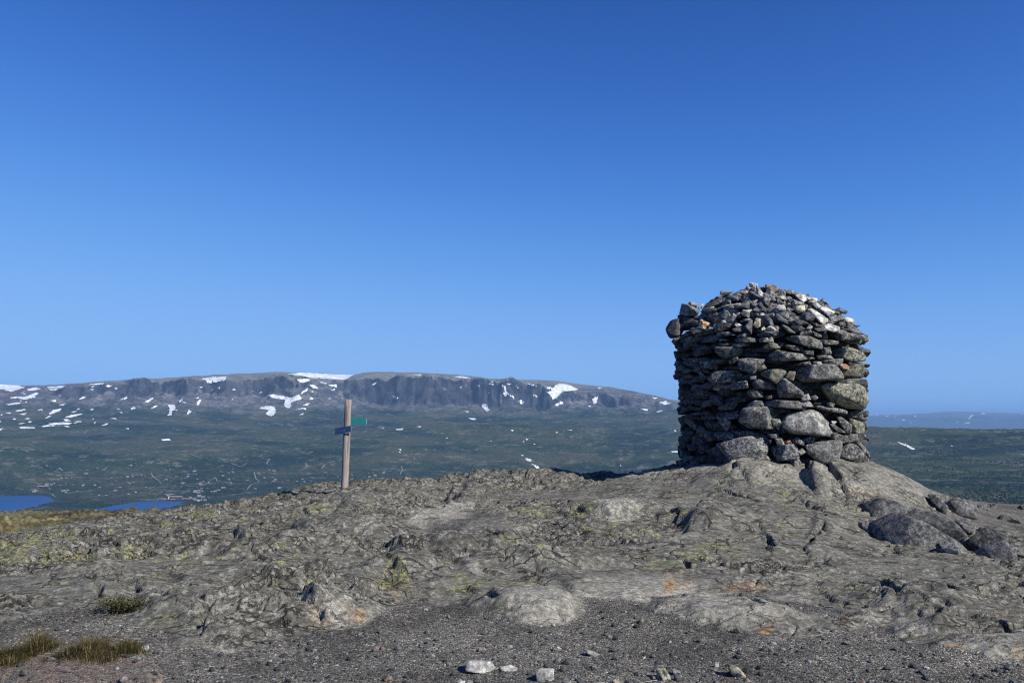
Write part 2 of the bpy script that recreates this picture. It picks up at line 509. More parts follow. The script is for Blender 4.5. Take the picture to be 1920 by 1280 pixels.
# ---- snow patches traced on the slopes and draped on the relief
def snow_material():
    n = Nodes('old_snow')
    f = n.noise(1.0, 5, 0.6, n.scaled((0.02, 0.02, 0.05)))
    return n.finish(n.ramp(f, [(0.40, (0.50, 0.52, 0.55)), (0.60, (0.80, 0.81, 0.82))]), 0.7, n.bump(f, 0.4, 3.0))
M_SNOW = snow_material()
def S(scale, ox, oy, polys):
    return [[(ox + x / scale, oy + y / scale) for x, y in p] for p in polys]
SNOW = S(3.0, 0, 680, [
    [(-60, 122), (0, 122), (70, 120), (140, 140), (60, 165), (20, 150), (-50, 150)], [(150, 150), (200, 138), (230, 148), (160, 160)],
    [(265, 136), (330, 132), (370, 131), (345, 145), (270, 143)], [(270, 150), (325, 148), (320, 158), (285, 157)],
    [(480, 126), (540, 118), (600, 117), (560, 126)], [(90, 195), (150, 190), (200, 168), (220, 172), (190, 195), (150, 210), (120, 208)],
    [(50, 198), (100, 190), (90, 202)], [(30, 236), (110, 225), (115, 230), (50, 240)], [(80, 272), (140, 262), (145, 267), (100, 276)],
    [(110, 292), (150, 283), (140, 295)], [(275, 285), (300, 268), (350, 258), (340, 270), (285, 292)],
    [(365, 308), (400, 295), (460, 286), (462, 292), (400, 310)], [(355, 320), (375, 317), (400, 330), (370, 331)],
    [(270, 342), (350, 335), (405, 338), (390, 348), (290, 351)], [(230, 358), (270, 350), (295, 355), (240, 363)],
    [(410, 327), (460, 330), (455, 336)], [(105, 362), (190, 363), (195, 370), (115, 371)], [(-20, 374), (18, 370), (0, 384), (-20, 388)],
    [(30, 284), (62, 281), (55, 289)], [(0, 292), (18, 291), (10, 299)], [(285, 217), (315, 210), (310, 222)],
    [(693, 203), (715, 190), (717, 200), (700, 210)], [(812, 222), (860, 197), (865, 203), (830, 227)],
    [(735, 256), (755, 250), (762, 260), (740, 265)], [(703, 371), (722, 368), (724, 376)], [(905, 431), (950, 428), (963, 438), (915, 439)],
    [(945, 240), (985, 236), (990, 255), (970, 275), (965, 298), (940, 300), (950, 290), (955, 260)], [(1003, 220), (1025, 202), (1028, 212), (1010, 227)],
    [(1050, 282), (1065, 266), (1077, 276), (1055, 294)], [(1098, 203), (1118, 193), (1120, 203)], [(1105, 235), (1120, 210), (1130, 213), (1115, 245)],
    [(1130, 90), (1200, 82), (1275, 81), (1260, 105), (1200, 115), (1170, 118), (1155, 100)], [(1225, 148), (1240, 135), (1235, 152)],
    [(1450, 175), (1470, 164), (1476, 172)], [(1460, 258), (1500, 245), (1545, 248), (1553, 268), (1540, 295), (1520, 303), (1495, 285), (1515, 268)],
    [(1507, 185), (1530, 178), (1590, 190), (1640, 200), (1680, 180), (1700, 205), (1635, 225), (1640, 245), (1620, 262), (1598, 240), (1605, 210), (1540, 202)],
    [(1690, 180), (1705, 160), (1730, 145), (1725, 162)], [(1620, 65), (1680, 55), (1740, 58), (1830, 63), (1990, 70), (1940, 98), (1850, 92), (1760, 88), (1690, 75)],
    [(1670, 95), (1740, 92), (1745, 105), (1690, 115)], [(1785, 105), (1840, 115), (1830, 123)], [(1740, 125), (1775, 130), (1790, 150), (1760, 145)],
    [(1850, 130), (1890, 125), (1893, 140)], [(1740, 205), (1750, 195), (1765, 203), (1750, 210)], [(1690, 255), (1725, 258), (1720, 267)],
    [(1680, 298), (1705, 283), (1710, 290)]]) + S(2.743, 600, 680, [
    [(40, 118), (85, 112), (88, 128)], [(370, 178), (385, 172), (405, 187), (390, 189)], [(470, 62), (520, 60), (520, 67)],
    [(690, 75), (720, 69), (780, 78), (770, 85)], [(800, 115), (820, 125), (818, 138)], [(868, 112), (890, 112), (892, 120)],
    [(830, 218), (855, 218), (875, 248), (850, 250)], [(735, 251), (765, 250), (765, 257)], [(760, 285), (800, 287), (803, 296), (780, 294)],
    [(390, 341), (430, 337), (428, 346), (395, 347)], [(495, 329), (520, 326), (518, 333)], [(1065, 108), (1110, 118), (1115, 127), (1080, 120)],
    [(935, 120), (955, 130), (960, 155), (995, 180), (998, 190), (965, 165), (950, 180), (940, 160), (950, 150)], [(990, 122), (1010, 120), (1030, 140)],
    [(1020, 198), (1048, 210), (1045, 223), (1030, 215)], [(1095, 168), (1120, 172), (1115, 184)],
    [(1150, 125), (1200, 130), (1210, 118), (1240, 107), (1290, 118), (1330, 138), (1300, 145), (1250, 148), (1220, 180), (1195, 192), (1185, 165), (1165, 155), (1195, 145)],
    [(1210, 215), (1240, 200), (1250, 212), (1220, 225)], [(1400, 190), (1430, 175), (1425, 205), (1410, 215)], [(1645, 236), (1690, 240), (1680, 248)],
    [(1700, 176), (1740, 183), (1720, 188)], [(1748, 205), (1780, 197), (1805, 213), (1770, 218)], [(1375, 222), (1395, 223), (1390, 231)],
    [(980, 346), (997, 346), (990, 354)], [(1270, 345), (1298, 345), (1296, 351)], [(1058, 392), (1070, 391), (1065, 403)],
    [(1055, 491), (1085, 495), (1085, 509), (1065, 506)], [(1085, 519), (1105, 524), (1130, 540), (1115, 549), (1105, 535)],
    [(1030, 475), (1046, 474), (1044, 482)], [(402, 445), (418, 445), (416, 453)], [(403, 457), (416, 457), (412, 465)],
    [(1805, 457), (1850, 451), (1870, 455), (1865, 461), (1815, 463)]]) + S(4.0, 1560, 740, [
    [(490, 352), (560, 378), (625, 405), (615, 414), (590, 410), (570, 395), (510, 368)], [(200, 306), (258, 306), (252, 315)], [(890, 382), (906, 383), (900, 391)]])

for k in range(70):                     # thin streaks between the larger patches
    if k < 38:
        cx, cy = RNG.uniform(-10, 235), RNG.uniform(724, 800)
    elif k < 60:
        cx, cy = RNG.uniform(250, 1240), RNG.uniform(716, 775)
    else:
        cx, cy = RNG.uniform(640, 1270), RNG.uniform(795, 880)
    L, hh, sl = RNG.uniform(3, 15) * (0.45 if k > 59 else 1), RNG.uniform(0.6, 1.9), RNG.uniform(-0.45, 0.1)
    SNOW.append([(cx - L / 2, cy - sl * L / 2), (cx, cy - hh), (cx + L / 2, cy + sl * L / 2), (cx + L * 0.1, cy + hh)])
def drape(name, poly_px, zfun, hitfun, mat, parent, lift, grid):
    p = np.array(poly_px, float)
    # densify the outline and make it uneven
    pts = []
    for i in range(len(p)):
        a, b = p[i], p[(i + 1) % len(p)]
        k = max(2, int(np.hypot(*(b - a)) / 2.0))
        for t in np.arange(k) / k:
            q = a + (b - a) * t
            pts.append(q)
    pts = np.array(pts)
    size = np.ptp(pts, 0)
    j = fbm(pts[:, 0] * 0.35, pts[:, 1] * 0.6, 3, 91)
    nrm = pts - pts.mean(0); nrm /= np.linalg.norm(nrm, axis=1)[:, None] + 1e-6
    j2 = fbm(pts[:, 0] * 1.3, pts[:, 1] * 2.2, 2, 92)
    pts = pts + nrm * (j * 1.3 + j2 * 0.8)[:, None] * np.clip(size / 11, 0.12, 1.3)
    W, ok = hitfun(pts[:, 0], pts[:, 1])
    if ok.sum() < 5:
        return None
    xy = W[ok][:, :2]
    lo, hi = xy.min(0), xy.max(0)
    g = max(grid, max(hi - lo) / 70)
    gx, gy = np.meshgrid(np.arange(lo[0], hi[0], g), np.arange(lo[1], hi[1], g))
    gx, gy = gx.ravel(), gy.ravel()
    sd = poly_sd(gx, gy, xy)
    keep = sd > g * 0.5
    allp = [Vector(q) for q in xy] + [Vector((a, b)) for a, b in zip(gx[keep], gy[keep])]
    out = delaunay_2d_cdt(allp, [], [list(range(len(xy)))], 1, 1e-3)
    v = np.array([[q.x, q.y] for q in out[0]]); f = np.array(out[2])
    if len(f) == 0:
        return None
    tri = v[f].mean(1)
    inside = poly_sd(tri[:, 0], tri[:, 1], xy) > -0.5
    f = f[inside]
    z = zfun(v[:, 0], v[:, 1]) + lift
    top = np.column_stack([v, z])
    return link(name, mesh_from(name, top, f), mat, parent=parent)
for k, p in enumerate(SNOW):
    yc = np.mean([q[1] for q in p])
    drape('snow_patch', p, terrain_z, terrain_hit, M_SNOW, ridge if yc < 790 else valley, 3.0 if yc < 790 else 1.6, 14.0)

# ---- far blue mountains on the right horizon
fa_ = np.radians(np.linspace(5, 52, 420))
fpx = 960 + FPX * np.tan(fa_)
far_sky = np.interp(fpx, [1100, 1500, 1620, 1660, 1700, 1740, 1770, 1800, 1850, 1890, 1920, 2100, 2600, 3200], [800, 783, 779, 777, 776.5, 774, 771.5, 771.5, 772.5, 774, 774, 770, 778, 786])
far_r = np.concatenate([np.linspace(27000, 33500, 46), [34500, 37000, 41000]])
FA, FR = np.meshgrid(fa_, far_r, indexing='ij')
fd = ray(fpx, far_sky)
top_h = fd[:, 2] / np.hypot(fd[:, 0], fd[:, 1]) * 33000
shape = np.interp(far_r, [27000, 29500, 31200, 31900, 33000, 35000, 41000], [0.0, 0.30, 0.62, 0.86, 1.0, 0.95, 0.0])
FH = -420 + (top_h[:, None] + 420) * shape[None, :]
FX, FY = FR * np.sin(FA), FR * np.cos(FA)
FH = FH + (ridged(FX / 2600, FY / 2600, 5, 71, 0.55) - 1.2) * 70 * np.minimum(1, (33000 - FR).clip(0) / 1500) + EYE[2]
fm = mesh_from('distant_mountains', np.stack([FX, FY, FH], -1).reshape(-1, 3), grid_faces(len(fa_), len(far_r))[:, ::-1])
far = link('distant_mountains', fm, M_TERRAIN, kind='structure', label='far blue mountains on the horizon right of the cairn')
def far_z(x, y):
    a = np.arctan2(x, y); r = np.hypot(x, y)
    ia = np.clip(np.searchsorted(fa_, a) - 1, 0, len(fa_) - 2); ir = np.clip(np.searchsorted(far_r, r) - 1, 0, len(far_r) - 2)
    u = np.clip((a - fa_[ia]) / (fa_[ia + 1] - fa_[ia]), 0, 1); w = np.clip((r - far_r[ir]) / (far_r[ir + 1] - far_r[ir]), 0, 1)
    return FH[ia, ir] * (1 - u) * (1 - w) + FH[ia + 1, ir] * u * (1 - w) + FH[ia, ir + 1] * (1 - u) * w + FH[ia + 1, ir + 1] * u * w
def far_hit(px, py):
    d = ray(px, py); d = d / np.hypot(d[..., 0], d[..., 1])[..., None]
    ts = np.linspace(27200, 33400, 700)
    P = EYE + d[..., None, :] * ts[:, None]
    below = P[..., 2] < far_z(P[..., 0], P[..., 1])
    return EYE + d * ts[np.argmax(below, -1)][..., None], below.any(-1)
for p in S(4.0, 1560, 740, [[(1030, 162), (1065, 145), (1060, 154), (1035, 176)], [(1110, 143), (1150, 135), (1140, 148)], [(985, 215), (1030, 205), (1028, 215)],
        [(520, 187), (545, 189), (540, 199)], [(395, 158), (425, 156), (420, 166)], [(235, 165), (258, 152), (255, 172)], [(1015, 177), (1038, 174), (1036, 187)],
        [(1415, 145), (1430, 144), (1425, 154)], [(612, 159), (634, 157), (630, 167)], [(930, 202), (948, 202), (945, 210)], [(583, 206), (600, 209), (590, 215)],
        [(330, 156), (345, 153), (340, 162)], [(200, 178), (235, 170), (225, 182)], [(855, 160), (866, 158), (862, 168)], [(465, 167), (480, 165), (475, 173)]]):
    drape('snow_patch', p, far_z, far_hit, M_SNOW, far, 8.0, 45.0)

# ---- gravel tracks in the valley
M_TRACK = plain('pale_gravel_track', (0.20, 0.19, 0.165), 0.95, 0.2, 0.05)
TRACKS = S(3.0, 0, 680, [[(850, 620), (860, 640), (890, 660), (910, 680)], [(1430, 615), (1436, 640), (1442, 655), (1462, 668), (1412, 685), (1390, 712)],
    [(1300, 565), (1355, 585), (1390, 565)], [(1495, 545), (1517, 540), (1500, 570)], [(1718, 562), (1730, 585), (1690, 607)], [(1808, 595), (1827, 572)],
    [(1175, 665), (1215, 645), (1220, 665)], [(1070, 515), (1140, 537)], [(210, 682), (285, 710)], [(340, 712), (382, 726)], [(330, 590), (352, 607)],
    [(275, 735), (292, 738), (310, 755)], [(1110, 680), (1150, 665)], [(1440, 615), (1520, 618)], [(580, 605), (600, 590)], [(970, 575), (1000, 588)]]) + \
    S(2.743, 600, 680, [[(420, 530), (424, 550), (412, 575)], [(22, 525), (8, 545)]])
for p in TRACKS:
    p = np.array(p)
    pts = []
    for a, b in zip(p[:-1], p[1:]):
        k = max(2, int(np.hypot(*(b - a)) / 0.8))
        pts += [a + (b - a) * t for t in np.arange(k) / k]
    pts = np.array(pts + [p[-1]])
    pts[:, 0] += fbm(pts[:, 0] * 0.2, pts[:, 1] * 0.2, 2, 5) * 0.8
    W, ok = terrain_hit(pts[:, 0], pts[:, 1], 3500, 8000)
    W = W[ok]
    if len(W) < 3:
        continue
    for _ in range(3):
        W[1:-1] = (W[:-2] + W[1:-1] + W[2:]) / 3
    tg = np.gradient(W[:, :2], axis=0); tg /= np.linalg.norm(tg, axis=1)[:, None] + 1e-9
    sd = np.stack([-tg[:, 1], tg[:, 0]], 1) * 3.2
    L, Rr = W[:, :2] - sd, W[:, :2] + sd
    V = np.concatenate([np.column_stack([q, np.maximum(terrain_z(q[:, 0], q[:, 1]), terrain_z(W[:, 0], W[:, 1])) + 1.2]) for q in (L, Rr)])
    m = len(W); i = np.arange(m - 1)
    link('gravel_track', mesh_from('gravel_track', V, np.stack([i, i + 1, i + 1 + m, i + m], 1)), M_TRACK, kind='structure')

# ---- air
def haze_box():
    n = Nodes('haze_air')
    n.t.nodes.remove(n.bsdf)
    v = n.t.nodes.new('ShaderNodeVolumePrincipled')
    v.inputs['Color'].default_value = (0.33, 0.60, 1.0, 1)
    v.inputs['Density'].default_value = 3.4e-5
    v.inputs['Anisotropy'].default_value = 0.0
    n.t.links.new(v.outputs[0], n.out.inputs['Volume'])
    lo = float(min(H.min(), FH.min())) - 5; hi = float(max(H.max(), FH.max())) + 60
    vv, ff = box(-75000, 75000, -75000, 75000, lo, hi)
    link('haze', mesh_from('haze', vv, ff, False), n.mat, kind='stuff', label='thin blue summer haze over the valley and the far mountains')
haze_box()

# ================================================================== SETTING: the summit, bare rock and gravel
# height of the smooth bedrock from points seen in the photograph: (column, row, metres ahead of the camera)
CTRL = [  # gravel flat in front
    (-300, 1280, 5.3), (100, 1280, 5.25), (500, 1280, 5.2), (960, 1280, 5.15), (1500, 1280, 5.2), (1920, 1280, 5.2), (2300, 1280, 5.3),
    (0, 1200, 6.3), (400, 1220, 6.0), (960, 1200, 6.2), (1500, 1210, 6.1), (1920, 1225, 5.95), (2200, 1180, 6.6),
    (1100, 1140, 7.25), (1250, 1125, 7.5), (800, 1140, 7.2), (600, 1180, 6.55), (1450, 1130, 7.4), (1700, 1180, 6.6),
    # left hump
    (0, 1110, 7.6), (-250, 1100, 7.9), (150, 1130, 7.2), (400, 1120, 7.4), (560, 1090, 7.8), (0, 1045, 9.0), (150, 1050, 8.7), (350, 1050, 8.8), (560, 1030, 9.1),
    (0, 1003, 11.2), (150, 980, 12.6), (-250, 1020, 10.6), (350, 957, 14.4), (500, 936, 15.6), (420, 1000, 11.0), (640, 914, 16.0), (620, 960, 12.4), (800, 903, 16.5), (760, 1000, 10.4), (780, 950, 13.0),
    # middle
    (880, 1050, 8.7), (900, 1100, 7.9), (1020, 1090, 8.0), (1000, 1000, 10.2), (1000, 950, 12.6), (1000, 915, 15.0), (1000, 893, 17.0), (1150, 895, 16.8), (1150, 940, 12.9), (1200, 1000, 10.3), (1200, 1060, 8.8),
    # under and beside the cairn
    (1230, 884, 15.0), (1300, 868, 14.5), (1400, 872, 13.6), (1500, 874, 13.4), (1620, 868, 14.2), (1447, 862, 15.2), (1447, 866, 16.6), (1300, 905, 13.4), (1450, 915, 12.8), (1580, 910, 12.8),
    (1680, 885, 14.4), (1730, 920, 14.0), (1600, 955, 12.3), (1400, 960, 11.8), (1300, 1000, 10.3), (1500, 1020, 9.9), (1680, 1020, 10.4), (1650, 1070, 8.8), (1450, 1075, 8.6),
    (1780, 965, 13.4), (1850, 965, 14.6), (1850, 1010, 11.6), (1920, 1010, 11.6), (2100, 1000, 12.0), (1920, 948, 17.0), (1820, 945, 17.5), (1920, 1080, 9.0), (1900, 1150, 7.3), (2150, 1080, 9.0),
]
FAR_PTS = [  # behind the crest, x, y, z relative to the eye
    (-3, 20, -1.9), (-4.8, 17.8, -2.0), (-3.6, 18.0, -1.8), (-4.5, 17.1, -1.82), (-3.75, 16.5, -1.6), (-4.3, 16.6, -1.72), (-5.4, 17.3, -2.0), (-3, 25, -3.0), (-2, 40, -7.5), (3, 21, -1.75), (3, 26, -3.0), (6, 21, -1.3), (7, 26, -3.0), (5, 42, -8.0), (11, 21.5, -2.1), (12, 27, -3.6), (14, 42, -8.5), (22, 30, -4.5),
    (-9, 16, -2.05), (-6.4, 18, -2.25), (-11, 22, -2.65), (-13, 36, -3.85), (-8, 24, -2.75), (-9, 36, -3.9), (-14, 46, -5.6), (-8, 50, -7.0), (-20, 20, -2.4), (-30, 40, -4.2), (-24, 30, -3.3), (-5, 32, -4.4),
    (-4, 0, -1.6), (0, 0, -1.6), (4, 0, -1.6), (8, 3, -1.6), (-8, 3, -1.65)]
cw = np.array([at_y(a, b, c) for a, b, c in CTRL])
cw = np.concatenate([cw, [(x, y, z + EYE[2]) for x, y, z in FAR_PTS]])
_cx, _cy, _cz = cw.T
def _tps(r2):
    return 0.5 * r2 * np.log(r2 + 1e-9)
_D2 = (_cx[:, None] - _cx) ** 2 + (_cy[:, None] - _cy) ** 2
_n = len(_cx)
_M = np.zeros((_n + 3, _n + 3))
_M[:_n, :_n] = _tps(_D2) + np.eye(_n) * 0.25
_M[:_n, _n] = _M[_n, :_n] = 1; _M[:_n, _n + 1] = _M[_n + 1, :_n] = _cx; _M[:_n, _n + 2] = _M[_n + 2, :_n] = _cy
_w = np.linalg.solve(_M, np.concatenate([_cz, [0, 0, 0]]))
def base_z(x, y):
    s = _w[_n] + _w[_n + 1] * x + _w[_n + 2] * y
    for k in range(_n):
        s = s + _w[k] * _tps((x - _cx[k]) ** 2 + (y - _cy[k]) ** 2)
    return s
def base_hit(px, py, y0=4.5, y1=20.0):
    """where a photo pixel meets the smooth bedrock"""
    d = ray(px, py); d = d / d[1]
    ts = np.linspace(y0, y1, 500)
    P = EYE + d * ts[:, None]
    bel = P[:, 2] < base_z(P[:, 0], P[:, 1])
    return P[np.argmax(bel)] if bel.any() else P[-1]

# outlines (photo columns and rows) of what covers the bedrock
GRAVEL_PX = [
    [(-400, 1400), (-400, 1170), (0, 1165), (90, 1148), (160, 1140), (215, 1150), (262, 1172), (300, 1178), (330, 1205), (420, 1228), (520, 1200), (580, 1186), (690, 1172), (705, 1150), (790, 1128), (900, 1152), (965, 1170),
     (1030, 1176), (1100, 1162), (1085, 1128), (1200, 1130), (1260, 1118), (1300, 1112), (1200, 1140), (1215, 1160), (1330, 1172), (1440, 1198), (1530, 1192), (1590, 1178), (1640, 1172), (1680, 1195), (1760, 1222), (1850, 1238), (1950, 1250), (2400, 1280), (2400, 1400)],
    [(1330, 1112), (1420, 1116), (1530, 1140), (1590, 1160), (1560, 1172), (1470, 1150), (1380, 1130)],
    [(775, 1010), (800, 992), (868, 968), (880, 972), (850, 992), (830, 1010), (795, 1018)],
    [(1800, 950), (1835, 944), (2400, 944), (2400, 1015), (1960, 1010), (1880, 985), (1830, 975)]]
GRAVEL_TALL = [[(a, b * 3.0) for a, b in p] for p in GRAVEL_PX]       # rows weighted for the foreshortened ground
HEATH_PX = [[(-700, 1040), (-300, 1022), (0, 1003), (80, 990), (150, 979), (230, 974), (300, 964), (362, 953), (380, 940), (-700, 940)]]
SOIL_PX = [[(-100, 1300), (-60, 1225), (80, 1215), (180, 1205), (262, 1222), (300, 1252), (280, 1300)]]
CRACKS = S(1, 0, 0, [
    [(905, 1140), (930, 1150)], [(1345, 925), (1425, 950)], [(1540, 1008), (1522, 1030)], [(1515, 872), (1522, 900)], [(1550, 875), (1575, 912), (1590, 915)],
    [(830, 990), (845, 975)], [(1370, 905), (1385, 880)], [(1430, 905), (1470, 885)], [(855, 930), (845, 945)], [(960, 925), (990, 905)]]) + S(3.0, 0, 940, [
    [(1310, 240), (1310, 285), (1390, 300), (1480, 260)], [(545, 495), (572, 555)], [(660, 300), (780, 240)],  [(1580, 700), (1620, 710)], [(1870, 530), (1925, 572)], [(940, 320), (1200, 300)], [(1700, 60), (1750, 110)]]) + S(2.667, 1200, 850, [
    [(1240, 730), (1295, 765)], [(905, 410), (865, 470)], [(630, 440), (665, 495)], [(1500, 755), (1580, 792)], [(190, 722), (250, 714)],
    [(1790, 890), (1850, 940)], [(1200, 700), (1230, 735)], [(220, 570), (240, 610)], [(840, 290), (920, 320)], [(1390, 650), (1470, 670)], [(1690, 750), (1760, 770)], [(1500, 830), (1470, 900)], [(540, 800), (610, 825)]])
CRACKS_W = [np.array([base_hit(a, b)[:2] for a, b in c]) for c in CRACKS]
# (column, row, half width m, half depth m, height m): swells and slabs that stand proud
BUMPS = [(1025, 1145, 0.80, 0.42, 0.085), (1370, 1158, 1.25, 0.30, 0.07), (880, 1035, 0.85, 0.22, 0.11), (1040, 1055, 0.7, 0.30, 0.10), (750, 1065, 0.40, 0.30, 0.08), (470, 1030, 0.9, 0.5, 0.12),
         (650, 1000, 0.8, 0.5, 0.12), (60, 1040, 1.1, 0.6, 0.10), (1170, 965, 0.75, 0.5, 0.14), (1330, 985, 0.6, 0.55, 0.14), (1500, 985, 1.0, 0.7, 0.10), (1000, 905, 1.3, 0.7, 0.12), (700, 940, 1.0, 0.8, 0.10),
         (1850, 1225, 0.7, 0.25, 0.05), (1700, 1190, 0.45, 0.2, 0.04), (660, 1150, 0.45, 0.22, 0.05), (400, 1150, 0.7, 0.35, 0.06), (560, 1150, 0.35, 0.25, 0.05), (1240, 875, 0.55, 0.5, 0.08), (1390, 895, 0.6, 0.4, 0.10),
         (1540, 905, 0.22, 0.35, 0.12), (1650, 900, 0.8, 0.6, 0.10), (1780, 1130, 1.0, 0.5, 0.06), (1380, 1222, 0.0, 0.0, 0.0), (300, 960, 1.0, 0.8, 0.08), (1130, 1150, 0.0, 0, 0)]
BUMPS_W = [(*base_hit(a, b)[:2], w, d, h) for a, b, w, d, h in BUMPS if h > 0]

SCARPS = [([(800, 1033), (840, 1044), (885, 1068), (900, 1072)], 0.06), ([(880, 1048), (930, 1068), (975, 1075)], 0.03), ([(945, 1042), (985, 1060), (1040, 1085), (1065, 1108), (1090, 1125)], 0.06),
          ([(735, 1045), (743, 1075), (748, 1095)], 0.05), ([(1310, 980), (1275, 1012), (1240, 1015)], 0.11), ([(905, 1125), (925, 1140), (938, 1153)], 0.08), ([(262, 1110), (270, 1135), (265, 1165)], 0.10),
          ([(318, 1150), (345, 1170), (380, 1168)], 0.08), ([(430, 1130), (410, 1160), (395, 1180)], 0.09), ([(525, 1165), (540, 1182)], 0.06), ([(437, 1015), (440, 1035), (465, 1042), (490, 1030)], 0.10),
          ([(850, 915), (838, 950)], 0.14), ([(880, 905), (862, 938)], 0.12), ([(1515, 952), (1548, 974)], 0.08), ([(1660, 1120), (1690, 1150), (1715, 1165)], 0.03), ([(1755, 1190), (1800, 1215), (1830, 1228)], 0.025),
          ([(160, 1000), (172, 1040), (176, 1085)], 0.025), ([(560, 985), (545, 1015), (520, 1020)], 0.09), ([(640, 960), (622, 990)], 0.09), ([(1180, 920), (1160, 935), (1120, 940)], 0.06), ([(1840, 1110), (1880, 1130)], 0.05),
          ([(1530, 1000), (1520, 1035)], 0.07), ([(1430, 1000), (1440, 1030)], 0.06), ([(200, 985), (260, 975)], 0.06), ([(1560, 885), (1578, 915)], 0.16), ([(1515, 876), (1524, 905)], 0.14), ([(1370, 880), (1395, 905)], 0.07)]
SCARPS_W = [(np.array([base_hit(a, b)[:2] for a, b in c]), h) for c, h in SCARPS]
SMOOTH = [(950, 1088, 150, 24, 0.9), (1040, 1145, 85, 34, 0.95), (1380, 1155, 200, 34, 0.95), (1200, 1090, 170, 38, 0.85), (1480, 1005, 210, 45, 0.8), (1330, 930, 260, 32, 0.8), (1100, 932, 150, 14, 0.7), (1700, 1080, 230, 34, 0.6),
          (870, 985, 90, 18, 0.8), (1680, 910, 85, 42, 0.85), (330, 1068, 220, 18, 0.7), (1450, 890, 160, 26, 0.75), (100, 1100, 160, 22, 0.7), (620, 1050, 120, 12, 0.5), (1180, 970, 90, 30, 0.5), (1850, 1225, 110, 20, 0.8), (1250, 1035, 140, 16, 0.6)]

def multi_sd(px, py, polys, pad=1.0):
    s = np.full(px.shape, -1e9)
    for p in polys:
        q = np.array(p)
        m = (px > q[:, 0].min() - 80) & (px < q[:, 0].max() + 80) & (py > q[:, 1].min() - 80) & (py < q[:, 1].max() + 80)
        if m.any():
            s[m] = np.maximum(s[m], poly_sd(px[m], py[m], p))
    return s

